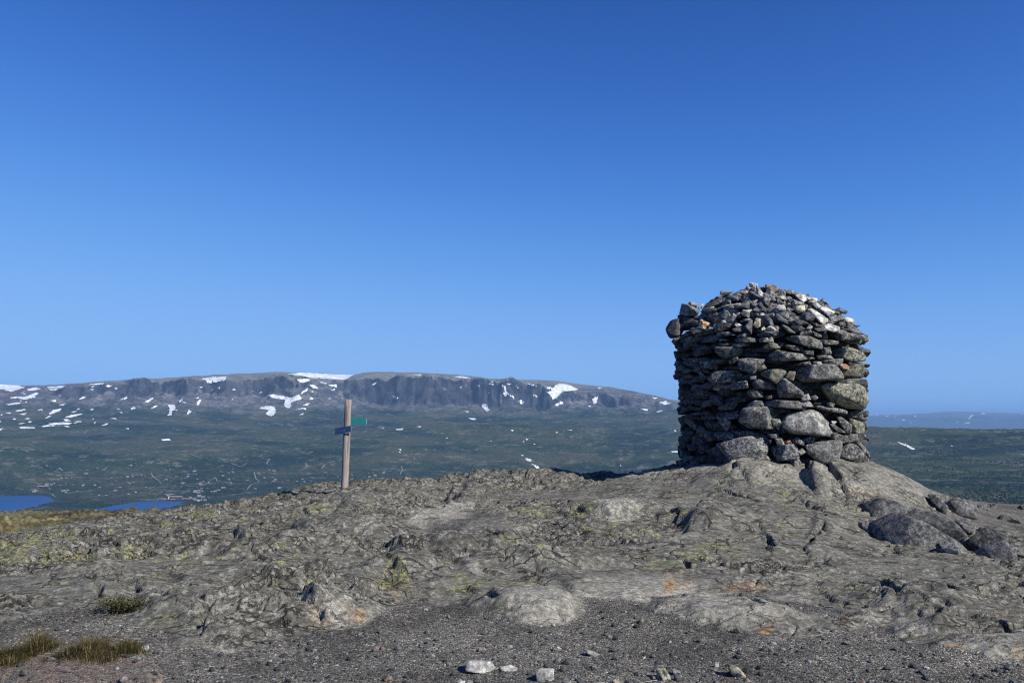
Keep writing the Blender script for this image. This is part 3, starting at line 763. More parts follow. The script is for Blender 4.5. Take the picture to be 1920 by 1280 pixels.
def ground_eval(x, y, masks=False):
    b = base_z(x, y)
    px, py = to_px(x, y, b)
    wob = fbm(x * 3.1, y * 3.1, 4, 201) * 9
    front = y > 4.4
    gs = multi_sd(px, py * 3.0, GRAVEL_TALL) + wob * 1.6
    gravel_col = np.where(front, sstep(-9.0, 4.0, gs), 1.0)
    gravel = np.where(front, sstep(-34.0, 8.0, gs), 1.0)
    fade = np.where(front, sstep(5.0, 70.0, -gs), 0.0)             # the bedrock dips gently under the gravel
    hs_ = multi_sd(px, py, HEATH_PX) + wob * 0.5
    heath = np.where((y > 11.0), sstep(-3, 5, hs_), 0.0)
    heath = np.maximum(heath, sstep(19.5, 22.5, y + 0.5 * wob * 0.2 + 0 * x) * (x < 4))
    heath = np.maximum(heath, sstep(24, 28, y))
    soil = np.where(front, sstep(-6, 14, multi_sd(px, py, SOIL_PX) + wob * 1.5), 0.0)
    rock = (1 - gravel) * (1 - heath); gravel_h = gravel
    # swells
    z = b.copy()
    for cx, cy, w, d, h in BUMPS_W:
        q = ((x - cx) / w) ** 2 + ((y - cy) / d) ** 2
        m = q < 5
        qq = np.sqrt(q[m]) * (1 + 0.25 * fbm(x[m] * 2.3, y[m] * 2.3, 3, int(cx * 10) % 97))
        z[m] += 1.25 * h * (1 - sstep(0.45, 1.25, qq)) * (1 - 0.6 * gravel[m])
    # where the bedrock is smooth and where it is broken up
    broken = sstep(-0.25, 0.45, fbm(x * 0.42 + 3, y * 0.55, 3, 77))
    broken = np.clip(broken + sstep(-1.5, -3.5, x) * 0.45, 0.08, 1)
    smooth = np.zeros(x.shape)
    for sx_, sy_, rx_, ry_, w_ in SMOOTH:
        q = ((px - sx_) / rx_) ** 2 + ((py - sy_) / ry_) ** 2
        smooth = np.maximum(smooth, w_ * (1 - sstep(0.4, 1.5, q)))
    smooth = np.where(y > 4.4, smooth, 0)
    broken = np.clip(np.maximum(broken, 0.35) * (1 - smooth), 0.03, 1)
    ang = 0.55                                                    # strike of the layering, runs away to the upper right
    c, s = math.cos(ang), math.sin(ang)
    wx = x + 0.22 * fbm(x * 1.3, y * 1.3, 3, 5); wy = y + 0.22 * fbm(x * 1.3 + 9, y * 1.3 - 4, 3, 6)
    u = (wx * c + wy * s); v = (-wx * s + wy * c)
    d = fbm(x * 0.7, y * 0.7, 3, 51, 0.45) * 0.05
    f1, f2, r1, r2, r3, ox, oy = voronoi(u / 1.05, v / 0.55, 301)
    edge = f2 - f1
    d = d + broken * ((r1 - 0.5) * 0.07 + (ox * (r2 - 0.5) * 0.13 + oy * (r3 - 0.5) * 0.13))
    d = d - 0.06 * broken * (1 - sstep(0.0, 0.045, edge)) * sstep(0.25, 0.6, r3)
    f1, f2, r1, r2, r3, ox, oy = voronoi(u / 0.36, v / 0.16, 401)
    d = d + broken * ((r1 - 0.5) * 0.040 + (ox * (r2 - 0.5) * 0.06 + oy * (r3 - 0.5) * 0.07))
    d = d - 0.025 * broken * (1 - sstep(0.0, 0.08, f2 - f1)) * sstep(0.35, 0.7, r2)
    f1, f2, r1, r2, r3, ox, oy = voronoi(u / 0.15, v / 0.075, 451)
    d = d + broken * ((r1 - 0.5) * 0.016 + oy * (r3 - 0.5) * 0.02)
    # layering: small asymmetric steps across the strike
    lay = v / 0.21 + 0.8 * fbm(x * 0.9, y * 0.9, 2, 15)
    saw = lay - np.floor(lay)
    d = d + (0.15 + 0.85 * broken) * 0.034 * np.where(saw < 0.9, saw / 0.9, (1 - saw) / 0.1) * sstep(-0.2, 0.4, fbm(u * 0.7, v * 2.0, 2, 19))
    # ledges: gentle treads and abrupt risers
    lv = (b * 3.0 + 0.9 * fbm(x * 0.55 + 7, y * 0.8, 4, 601, 0.55) + 0.25 * u) / 0.55
    fr = lv - np.floor(lv)
    d = d + (0.35 + 0.65 * broken) * 0.075 * (sstep(0.86, 0.97, fr) - fr)
    # long thin joints across the slabs
    j1, j2, _, jr, _, _, _ = voronoi((x + 0.3 * fbm(x, y, 3, 8)) / 2.3, (y + 0.3 * fbm(x + 5, y, 3, 9)) / 1.9, 701)
    d = d - 0.05 * (1 - sstep(0.002, 0.016, j2 - j1))
    d = d + (fbm(u * 3.0, v * 6.0, 4, 88, 0.6)) * 0.008 * (0.5 + broken)
    d = d + fbm(x * 11, y * 14, 3, 98, 0.65) * 0.009 * (0.4 + broken)
    d = d * (1 - 0.6 * smooth)
    for cw_, hh in SCARPS_W:
        lo, hi = cw_.min(0) - 0.9, cw_.max(0) + 0.9
        m = (x > lo[0]) & (x < hi[0]) & (y > lo[1]) & (y < hi[1])
        if not m.any():
            continue
        wv = 0.045 * fbm(x[m] * 3, y[m] * 3, 2, 35)
        xm, ym = x[m] + wv, y[m] - wv
        best = np.full(xm.shape, 9.0); side = np.zeros(xm.shape)
        for a, e in zip(cw_[:-1], cw_[1:]):
            dd = seg_dist(xm, ym, *a, *e)
            cr = (e[0] - a[0]) * (ym - a[1]) - (e[1] - a[1]) * (xm - a[0])
            side = np.where(dd < best, np.sign(cr), side); best = np.minimum(best, dd)
        # high on the far side, dropping sharply on the near side, fading out along its length
        hi_side = hh * 0.32 * np.exp(-(best / 0.38) ** 2)
        lo_side = -hh * 0.36 * np.exp(-(best / 0.30) ** 2)
        t_ = sstep(-0.06, 0.04, best * side)
        d[m] += (hi_side * t_ + lo_side * (1 - t_)) * np.minimum(1.0, fade[m] * 1.5)
    z = z + rock * (d * (0.25 + 0.75 * fade) + 0.012 + 0.03 * fade)
    for cw_ in CRACKS_W:
        lo, hi = cw_.min(0) - 0.5, cw_.max(0) + 0.5
        m = (x > lo[0]) & (x < hi[0]) & (y > lo[1]) & (y < hi[1])
        if m.any():
            xm = x[m] + 0.035 * fbm(x[m] * 4, y[m] * 4, 2, 33); ym = y[m] + 0.035 * fbm(x[m] * 4, y[m] * 4, 2, 34)
            dd = np.full(xm.shape, 9.0)
            for a, e in zip(cw_[:-1], cw_[1:]):
                dd = np.minimum(dd, seg_dist(xm, ym, *a, *e))
            z[m] -= 0.10 * (1 - sstep(0.004, 0.036, dd)) * np.clip(1.2 - 0.6 * gravel[m], 0, 1) * rock[m]
            z[m] += 0.03 * np.exp(-(dd / 0.2) ** 2) * rock[m]
    # loose cover
    z = z + gravel * (fbm(x * 2.2, y * 2.2, 3, 63) * 0.012 + fbm(x * 18, y * 18, 2, 64) * 0.006)
    z = z + soil * gravel * 0.05
    tuss = fbm(x * 1.6, y * 1.6, 4, 111, 0.6)
    z = z + heath * (tuss * 0.14 + fbm(x * 6, y * 6, 3, 113, 0.6) * 0.05)
    if not masks:
        return z
    return z, px, py, gravel_col, heath, soil, rock, broken

NROW, NCOL = 730, 820
t = np.linspace(0, 1, NROW)
gy = np.concatenate([np.linspace(1.0, 4.4, 12), np.geomspace(4.55, 24.0, NROW), np.geomspace(24.5, 62, 46)])
ga = np.sign(np.linspace(-1, 1, NCOL)) * (np.abs(np.linspace(-1, 1, NCOL)) ** 1.0) * 0.80
ga = np.concatenate([np.linspace(-2.2, -0.82, 24), ga, np.linspace(0.82, 2.2, 24)])
GY = np.repeat(gy[:, None], len(ga), 1)
GX = ga[None, :] * (GY + 0.6)
GZ, PX, PY, gravel, heath, soil, rockm, broken = ground_eval(GX, GY, True)
SPOTS = {  # attribute: (column, row, radius x px, radius y px, weight)
    'pale': [(1020, 1150, 75, 26, 0.9), (1350, 1155, 170, 30, 0.75), (1250, 1118, 110, 14, 0.95), (1160, 968, 45, 18, 0.9), (1450, 895, 110, 26, 0.6), (1390, 885, 70, 18, 0.5), (1680, 920, 70, 30, 0.45), (1200, 1105, 120, 20, 0.7),
             (390, 1218, 70, 8, 0.9), (1860, 1225, 90, 18, 0.7), (1700, 1190, 55, 18, 0.7), (1660, 1150, 60, 18, 0.5), (640, 1162, 60, 16, 0.6), (820, 965, 60, 9, 1.0), (780, 985, 22, 9, 0.9), (1620, 925, 55, 14, 0.6), (1470, 1125, 70, 10, 0.5),
             (1210, 890, 40, 10, 0.7), (200, 1060, 26, 10, 0.5), (1540, 905, 25, 30, 0.6), (690, 1005, 20, 8, 0.5), (1500, 1095, 140, 18, 0.3), (620, 1130, 60, 22, 0.45), (1180, 1200, 25, 6, 0.6)],
    'rust': [(1256, 1105, 12, 9, 1.0), (1270, 1095, 30, 14, 0.35), (1437, 1182, 14, 7, 0.9), (1555, 1157, 16, 6, 0.9), (1320, 1112, 12, 6, 0.7), (665, 1160, 22, 9, 0.55), (1400, 1105, 45, 7, 0.5), (1790, 1225, 20, 5, 0.5), (1580, 1165, 18, 10, 0.4), (590, 1170, 30, 10, 0.3), (1620, 930, 30, 8, 0.25), (1915, 1238, 20, 8, 0.5), (740, 1110, 25, 18, 0.3)],
    'lich': [(25, 1045, 35, 28, 1.0), (60, 1025, 70, 30, 0.8), (110, 1040, 60, 40, 0.7), (250, 1055, 50, 16, 0.6), (310, 985, 30, 9, 0.9), (370, 970, 40, 8, 0.9), (480, 950, 30, 8, 0.9), (590, 958, 25, 9, 0.9), (700, 918, 40, 9, 0.9), (1010, 965, 40, 14, 0.7), (1130, 970, 70, 28, 0.7),
             (1180, 995, 70, 18, 0.6), (1330, 1035, 40, 14, 0.8), (1400, 1035, 60, 14, 0.7), (740, 1090, 40, 22, 0.8), (880, 1095, 70, 16, 0.6), (960, 1100, 80, 16, 0.5), (1220, 1060, 120, 25, 0.45), (1480, 930, 30, 8, 0.7), (380, 1010, 40, 12, 0.7), (470, 1015, 40, 12, 0.7), (540, 1045, 30, 10, 0.7),
             (80, 1140, 40, 8, 0.5), (270, 1170, 18, 6, 0.7), (1640, 960, 60, 20, 0.4), (1850, 1085, 60, 10, 0.3), (600, 1110, 60, 14, 0.4)]}
gm = mesh_from('summit_ground', np.stack([GX, GY, GZ], -1).reshape(-1, 3), grid_faces(len(gy), len(ga)))
attr(gm, 'gravel', gravel); attr(gm, 'heath', heath); attr(gm, 'soil', soil); attr(gm, 'broken', broken)
for nm, spots in SPOTS.items():
    a = np.zeros(GX.shape)
    for sx, sy, rx, ry, wgt in spots:
        q = ((PX - sx) / rx) ** 2 + ((PY - sy) / ry) ** 2
        a = np.maximum(a, wgt * (1 - sstep(0.35, 1.6, q)))
    if nm == 'pale':
        for line, rad, wgt in [([(762, 988), (800, 966), (840, 956), (882, 950)], 8, 1.4), ([(1090, 1124), (1150, 1129), (1220, 1122), (1295, 1106)], 12, 1.1), ([(880, 1062), (900, 1078)], 8, 1.0), ([(1205, 892), (1240, 882)], 9, 1.0),
                               ([(1300, 880), (1400, 884), (1500, 892)], 12, 0.8), ([(1160, 968), (1175, 972)], 14, 1.1), ([(325, 1220), (450, 1220)], 6, 1.2), ([(490, 1120), (570, 1115)], 4, 0.8), ([(1770, 1222), (1920, 1242)], 10, 0.9), ([(1560, 880), (1545, 905)], 12, 0.8)]:
            for (ax, ay), (bx, by) in zip(line[:-1], line[1:]):
                dd = seg_dist(PX, PY * 1.6, ax, ay * 1.6, bx, by * 1.6)
                a = np.maximum(a, wgt * (1 - sstep(0.5 * rad, 1.6 * rad, dd)))
    attr(gm, nm, a)

def ground_material():
    n = Nodes('bedrock_gravel_and_heath')
    P = n.pos()
    strike = n.rotated(-0.55, (1.0, 1.9, 1.4))
    big = n.noise(0.9, 7, 0.62)
    med = n.noise(3.5, 8, 0.66, strike)
    fine = n.noise(22.0, 6, 0.7)
    grain = n.noise(95.0, 4, 0.7)
    rock = n.ramp(med, [(0.36, (0.074, 0.070, 0.057)), (0.46, (0.112, 0.106, 0.087)), (0.54, (0.148, 0.140, 0.115)), (0.66, (0.215, 0.205, 0.170))])
    rock = n.mix(n.step(big, 0.42, 0.62), rock, n.mix(0.5, rock, (0.155, 0.148, 0.12)))
    # grey crust lichen, black lichen, yellow-green map lichen
    crust = n.math('MULTIPLY', n.step(n.noise(9.0, 7, 0.72), 0.51, 0.535), n.step(fine, 0.46, 0.52))
    rock = n.mix(n.math('MULTIPLY', crust, 0.6), rock, (0.27, 0.265, 0.23))
    dark = n.math('MULTIPLY', n.step(n.noise(11.0, 7, 0.7, n.rotated(-0.55, (1, 1.9, 1))), 0.545, 0.565), n.math('ADD', n.math('MULTIPLY', n.attr('broken'), 0.65), 0.25))
    rock = n.mix(dark, rock, (0.035, 0.035, 0.033))
    # thin cracks filled with dark grit
    cv = n.rotated(-0.55, (1.0, 2.1, 1.2))
    wob_ = n.t.nodes.new('ShaderNodeVectorMath'); wob_.operation = 'ADD'
    nz_ = n.t.nodes.new('ShaderNodeTexNoise'); n.put(nz_.inputs['Vector'], n.pos()); nz_.inputs['Scale'].default_value = 2.6; nz_.inputs['Detail'].default_value = 6
    sc_ = n.t.nodes.new('ShaderNodeVectorMath'); sc_.operation = 'SCALE'; n.put(sc_.inputs[0], nz_.outputs['Color']); sc_.inputs['Scale'].default_value = 0.55
    n.put(wob_.inputs[0], cv); n.put(wob_.inputs[1], sc_.outputs[0])
    ck1 = n.math('MULTIPLY', n.step(n.voro(1.5, 'DISTANCE_TO_EDGE', wob_.outputs[0]), 0.022, 0.008), n.step(n.noise(1.3, 3, 0.5), 0.44, 0.52))
    ck2 = n.math('MULTIPLY', n.step(n.voro(4.2, 'DISTANCE_TO_EDGE', wob_.outputs[0]), 0.035, 0.012), n.step(n.noise(2.1, 3, 0.5), 0.50, 0.56))
    ck = n.math('MAXIMUM', ck1, ck2)
    rock = n.mix(n.math('MULTIPLY', ck, 0.85), rock, (0.022, 0.021, 0.019))
    lsel = n.math('ADD', n.math('MULTIPLY', n.attr('lich'), 0.16), n.noise(2.6, 7, 0.68))
    ly = n.math('MULTIPLY', n.step(lsel, 0.60, 0.622), n.step(n.noise(26, 5, 0.65), 0.46, 0.50))
    rock = n.mix(n.math('MULTIPLY', ly, 0.75), rock, n.ramp(fine, [(0.42, (0.13, 0.128, 0.055)), (0.58, (0.27, 0.262, 0.115))]))
    pale = n.math('MULTIPLY', n.attr('pale'), n.step(n.math('ADD', n.noise(4.5, 6, 0.65, strike), n.math('MULTIPLY', n.attr('pale'), 0.16)), 0.42, 0.60))
    rock = n.mix(pale, rock, n.ramp(fine, [(0.4, (0.21, 0.197, 0.160)), (0.6, (0.34, 0.32, 0.27))]))
    rust = n.math('MULTIPLY', n.attr('rust'), n.step(n.noise(9, 5, 0.6), 0.38, 0.58))
    rock = n.mix(rust, rock, n.ramp(fine, [(0.42, (0.20, 0.11, 0.05)), (0.58, (0.34, 0.22, 0.095))]))
    mc = n.math('ADD', n.math('MULTIPLY', n.attr('broken'), 0.55), 0.5)
    rock = n.mix(mc, rock, n.ramp(grain, [(0.38, 0.58), (0.5, 0.97), (0.62, 1.42)]), 'MULTIPLY')
    rock = n.mix(mc, rock, n.ramp(fine, [(0.37, 0.58), (0.5, 0.97), (0.63, 1.4)]), 'MULTIPLY')
    # gravel: grains of many greys
    cells = n.voro(64.0, 'F1', None, 'Color')
    cells2 = n.voro(130.0, 'F1', None, 'Color')
    g1 = n.ramp(n.sep(cells, 0), [(0.0, (0.036, 0.034, 0.029)), (0.5, (0.115, 0.106, 0.088)), (0.82, (0.19, 0.177, 0.149)), (1.0, (0.38, 0.355, 0.305))])
    g2 = n.ramp(n.sep(cells2, 0), [(0.0, (0.036, 0.034, 0.029)), (0.5, (0.118, 0.109, 0.091)), (0.85, (0.195, 0.182, 0.153)), (1.0, (0.39, 0.365, 0.315))])
    grav = n.mix(n.step(n.sep(cells, 1), 0.4, 0.6), g2, g1)
    grav = n.mix(1.0, grav, n.ramp(n.noise(1.1, 5, 0.6), [(0.4, 0.72), (0.6, 1.35)]), 'MULTIPLY')
    soilc = n.ramp(fine, [(0.4, (0.12, 0.088, 0.068)), (0.6, (0.25, 0.20, 0.165))])
    sm = n.math('MULTIPLY', n.attr('soil'), n.step(n.noise(5.0, 5, 0.65), 0.38, 0.50))
    grav = n.mix(n.math('MULTIPLY', sm, 0.9), grav, soilc)
    heathc = n.ramp(n.noise(0.55, 7, 0.7, n.scaled((1.0, 0.55, 1.0))), [(0.38, (0.030, 0.032, 0.012)), (0.44, (0.075, 0.055, 0.024)), (0.50, (0.13, 0.115, 0.055)), (0.57, (0.20, 0.185, 0.105)), (0.64, (0.09, 0.060, 0.032))])
    heathc = n.mix(1.0, heathc, n.ramp(n.noise(9, 5, 0.7), [(0.4, 0.6), (0.6, 1.35)]), 'MULTIPLY')
    col = n.mix(n.attr('gravel'), rock, grav)
    col = n.mix(n.attr('heath'), col, heathc)
    hb = n.math('ADD', n.math('MULTIPLY', med, 0.25), n.math('ADD', n.math('MULTIPLY', fine, 0.35), n.math('MULTIPLY', grain, 0.22)))
    hb = n.math('SUBTRACT', hb, n.math('ADD', n.math('MULTIPLY', dark, 0.10), n.math('MULTIPLY', ck, 0.5)))
    gb = n.math('MULTIPLY', n.math('SUBTRACT', n.math('MULTIPLY', n.sep(cells, 2), 0.6), n.math('ADD', n.voro(64.0), n.math('MULTIPLY', n.voro(130.0), 0.6))), 0.35)
    hgt = n.math('ADD', n.math('MULTIPLY', hb, n.math('SUBTRACT', 1.0, n.attr('gravel'))), n.math('MULTIPLY', gb, n.attr('gravel')))
    return n.finish(col, 0.92, n.bump(hgt, 1.0, 0.036), 0.2)
M_GROUND = ground_material()
summit = link('summit_ground', gm, M_GROUND, kind='structure', label='bare grey lichen covered bedrock and gravel of the summit')

def gz(x, y):
    return ground_eval(np.atleast_1d(np.asarray(x, float)), np.atleast_1d(np.asarray(y, float)))
def ground_at(px, py, y0=4.6, y1=24.0):
    """where a photo pixel meets the modelled ground"""
    d = ray(px, py); d = d / d[1]
    ts = np.geomspace(y0, y1, 900)
    P = EYE + d * ts[:, None]
    bel = P[:, 2] < gz(P[:, 0], P[:, 1])
    return P[np.argmax(bel)] if bel.any() else P[-1]

# ================================================================== STONES
def icosphere(sub):
    t = (1 + 5 ** 0.5) / 2
    v = [(-1, t, 0), (1, t, 0), (-1, -t, 0), (1, -t, 0), (0, -1, t), (0, 1, t), (0, -1, -t), (0, 1, -t), (t, 0, -1), (t, 0, 1), (-t, 0, -1), (-t, 0, 1)]
    f = [(0, 11, 5), (0, 5, 1), (0, 1, 7), (0, 7, 10), (0, 10, 11), (1, 5, 9), (5, 11, 4), (11, 10, 2), (10, 7, 6), (7, 1, 8), (3, 9, 4), (3, 4, 2), (3, 2, 6), (3, 6, 8), (3, 8, 9), (4, 9, 5), (2, 4, 11), (6, 2, 10), (8, 6, 7), (9, 8, 1)]
    v = [np.array(p) / np.linalg.norm(p) for p in v]
    for _ in range(sub):
        cache, nf = {}, []
        def mid(a, b):
            k = (min(a, b), max(a, b))
            if k not in cache:
                m = v[a] + v[b]; v.append(m / np.linalg.norm(m)); cache[k] = len(v) - 1
            return cache[k]
        for a, b, c in f:
            ab, bc, ca = mid(a, b), mid(b, c), mid(c, a)
            nf += [(a, ab, ca), (b, bc, ab), (c, ca, bc), (ab, bc, ca)]
        f = nf
    return np.array(v), np.array(f)
ICO = {k: icosphere(k) for k in (0, 1, 2, 3)}

def hull2(pts):
    pts = sorted(map(tuple, pts))
    def half(ps):
        h = []
        for p in ps:
            while len(h) > 1 and (h[-1][0] - h[-2][0]) * (p[1] - h[-2][1]) - (h[-1][1] - h[-2][1]) * (p[0] - h[-2][0]) <= 0:
                h.pop()
            h.append(p)
        return h
    return np.array(half(pts)[:-1] + half(pts[::-1])[:-1])

def stone_shape(planes, p=14, sub=3, lump=0.05, rng=RNG, size=0.2):
    """closed angular stone: soft intersection of half spaces (normal, distance) round its centre, with lumps"""
    D, F = ICO[sub]
    N = np.array([q[0] for q in planes], float); N /= np.linalg.norm(N, axis=1)[:, None]
    h = np.array([max(q[1], 0.006) for q in planes])
    c = np.maximum(D @ N.T, 0) / h
    r = (c ** p).sum(1) ** (-1.0 / p)
    V = D * r[:, None]
    for f, a in ((2.2, 0.6), (5.0, 0.32), (11.0, 0.15)):
        for _ in range(3):
            k = rng.normal(size=3); k = k / np.linalg.norm(k) * f / size
            V = V + D * (np.sin(V @ k + rng.uniform(0, 6.28)) * a * lump * size / 3)[:, None]
    return V

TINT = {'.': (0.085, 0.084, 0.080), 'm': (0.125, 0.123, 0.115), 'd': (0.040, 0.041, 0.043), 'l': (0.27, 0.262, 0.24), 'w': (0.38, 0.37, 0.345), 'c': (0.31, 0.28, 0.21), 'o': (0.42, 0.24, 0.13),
        't': (0.24, 0.205, 0.155), 'r': (0.25, 0.105, 0.065), 'b': (0.16, 0.125, 0.10), 's': (0.068, 0.073, 0.080), 'g': (0.17, 0.165, 0.115)}
def stone_material():
    n = Nodes('lichen_spotted_stone')
    tint = n.attr('tint', 'Color')
    lw = n.attr('crust')
    a = n.noise(9.0, 7, 0.68); b = n.noise(34.0, 5, 0.7); c = n.noise(3.0, 5, 0.6)
    col = n.mix(1.0, tint, n.ramp(a, [(0.38, 0.40), (0.5, 0.85), (0.62, 1.7)]), 'MULTIPLY')
    crust = n.math('MULTIPLY', n.math('MULTIPLY', n.step(n.noise(16.0, 6, 0.7), 0.47, 0.53), lw), n.step(b, 0.42, 0.50))
    col = n.mix(n.math('MULTIPLY', crust, 0.75), col, (0.36, 0.35, 0.315))
    blk = n.math('MULTIPLY', n.step(n.noise(24.0, 6, 0.68), 0.54, 0.60), n.math('ADD', n.math('MULTIPLY', lw, 0.85), 0.10))
    col = n.mix(blk, col, (0.018, 0.018, 0.018))
    yel = n.math('MULTIPLY', n.step(n.noise(4.2, 6, 0.65), 0.61, 0.68), lw)
    col = n.mix(n.math('MULTIPLY', yel, 0.7), col, n.ramp(b, [(0.35, (0.16, 0.155, 0.06)), (0.65, (0.33, 0.32, 0.14))]))
    col = n.mix(1.0, col, n.ramp(b, [(0.4, 0.62), (0.6, 1.4)]), 'MULTIPLY')
    h = n.math('ADD', n.math('MULTIPLY', a, 0.6), n.math('ADD', n.math('MULTIPLY', b, 0.3), n.math('MULTIPLY', blk, -0.1)))
    return n.finish(col, 0.88, n.bump(h, 0.9, 0.03), 0.25)
M_STONE = stone_material()

def stone_mesh(name, V, sub, tint, crust, var=0.15):
    m = mesh_from(name, V, ICO[sub][1], sub > 2)
    k = np.array(tint) * (1 + RNG.uniform(-var, var))
    cattr(m, 'tint', np.tile([*k, 1.0], (len(V), 1)))
    attr(m, 'crust', np.full(len(V), crust))
    return m

# ------------------------------------------------------------------ the cairn
CA = base_hit(1447, 868)
CDIR = ray(1447, 788.0)
CC = EYE + CDIR * (15.05 / CDIR[1]); CCX, CCY = CC[0], CC[1]
CR = 1.60
def zrow(py, Y):
    return float(at_y(1447, py, Y)[2])
Z_EDGE = zrow(626, CCY - CR * 0.8)
Z_APEX = zrow(540, CCY)
Z_FOOT = zrow(880, CCY - CR) - 0.25
def cairn_r(z):
    """outer radius of the cairn at a height"""
    wall = CR + 0.05 * sstep(Z_FOOT + 0.7, Z_FOOT, z) - 0.03 * np.sin((z - Z_FOOT) * 2.1)
    q = np.clip((Z_APEX - z) / (Z_APEX - Z_EDGE), 0, 1)
    return np.where(z < Z_EDGE, wall, wall * q ** 0.45)
TO_CAM = np.array([-CCX, -CCY]) / math.hypot(CCX, CCY)
def cdx(z):
    """the cap leans a little to the left"""
    return -0.08 * np.clip((z - Z_EDGE) / (Z_APEX - Z_EDGE), 0, 1)
def cairn_hit(px, py):
    d = ray(px, py); d = d / d[1]
    ts = np.linspace(CCY - CR - 0.3, CCY + 0.6, 700)
    P = EYE + d * ts[:, None]
    rad = np.hypot(P[:, 0] - CCX - cdx(P[:, 2]), P[:, 1] - CCY)
    ins = (rad < cairn_r(P[:, 2])) & (P[:, 2] < Z_APEX)
    if ins.any():
        p = P[np.argmax(ins)]
    else:
        gap = rad - cairn_r(P[:, 2])
        p = P[np.argmin(gap + 0.15 * np.abs(ts - CCY))]
    e = 0.02
    nz = (float(cairn_r(p[2] - e)) - float(cairn_r(p[2] + e))) / (2 * e)
    out = np.array([p[0] - CCX, p[1] - CCY]); out /= np.linalg.norm(out) + 1e-9
    nrm = np.array([out[0], out[1], min(nz, 6.0)])
    return p, nrm / np.linalg.norm(nrm)

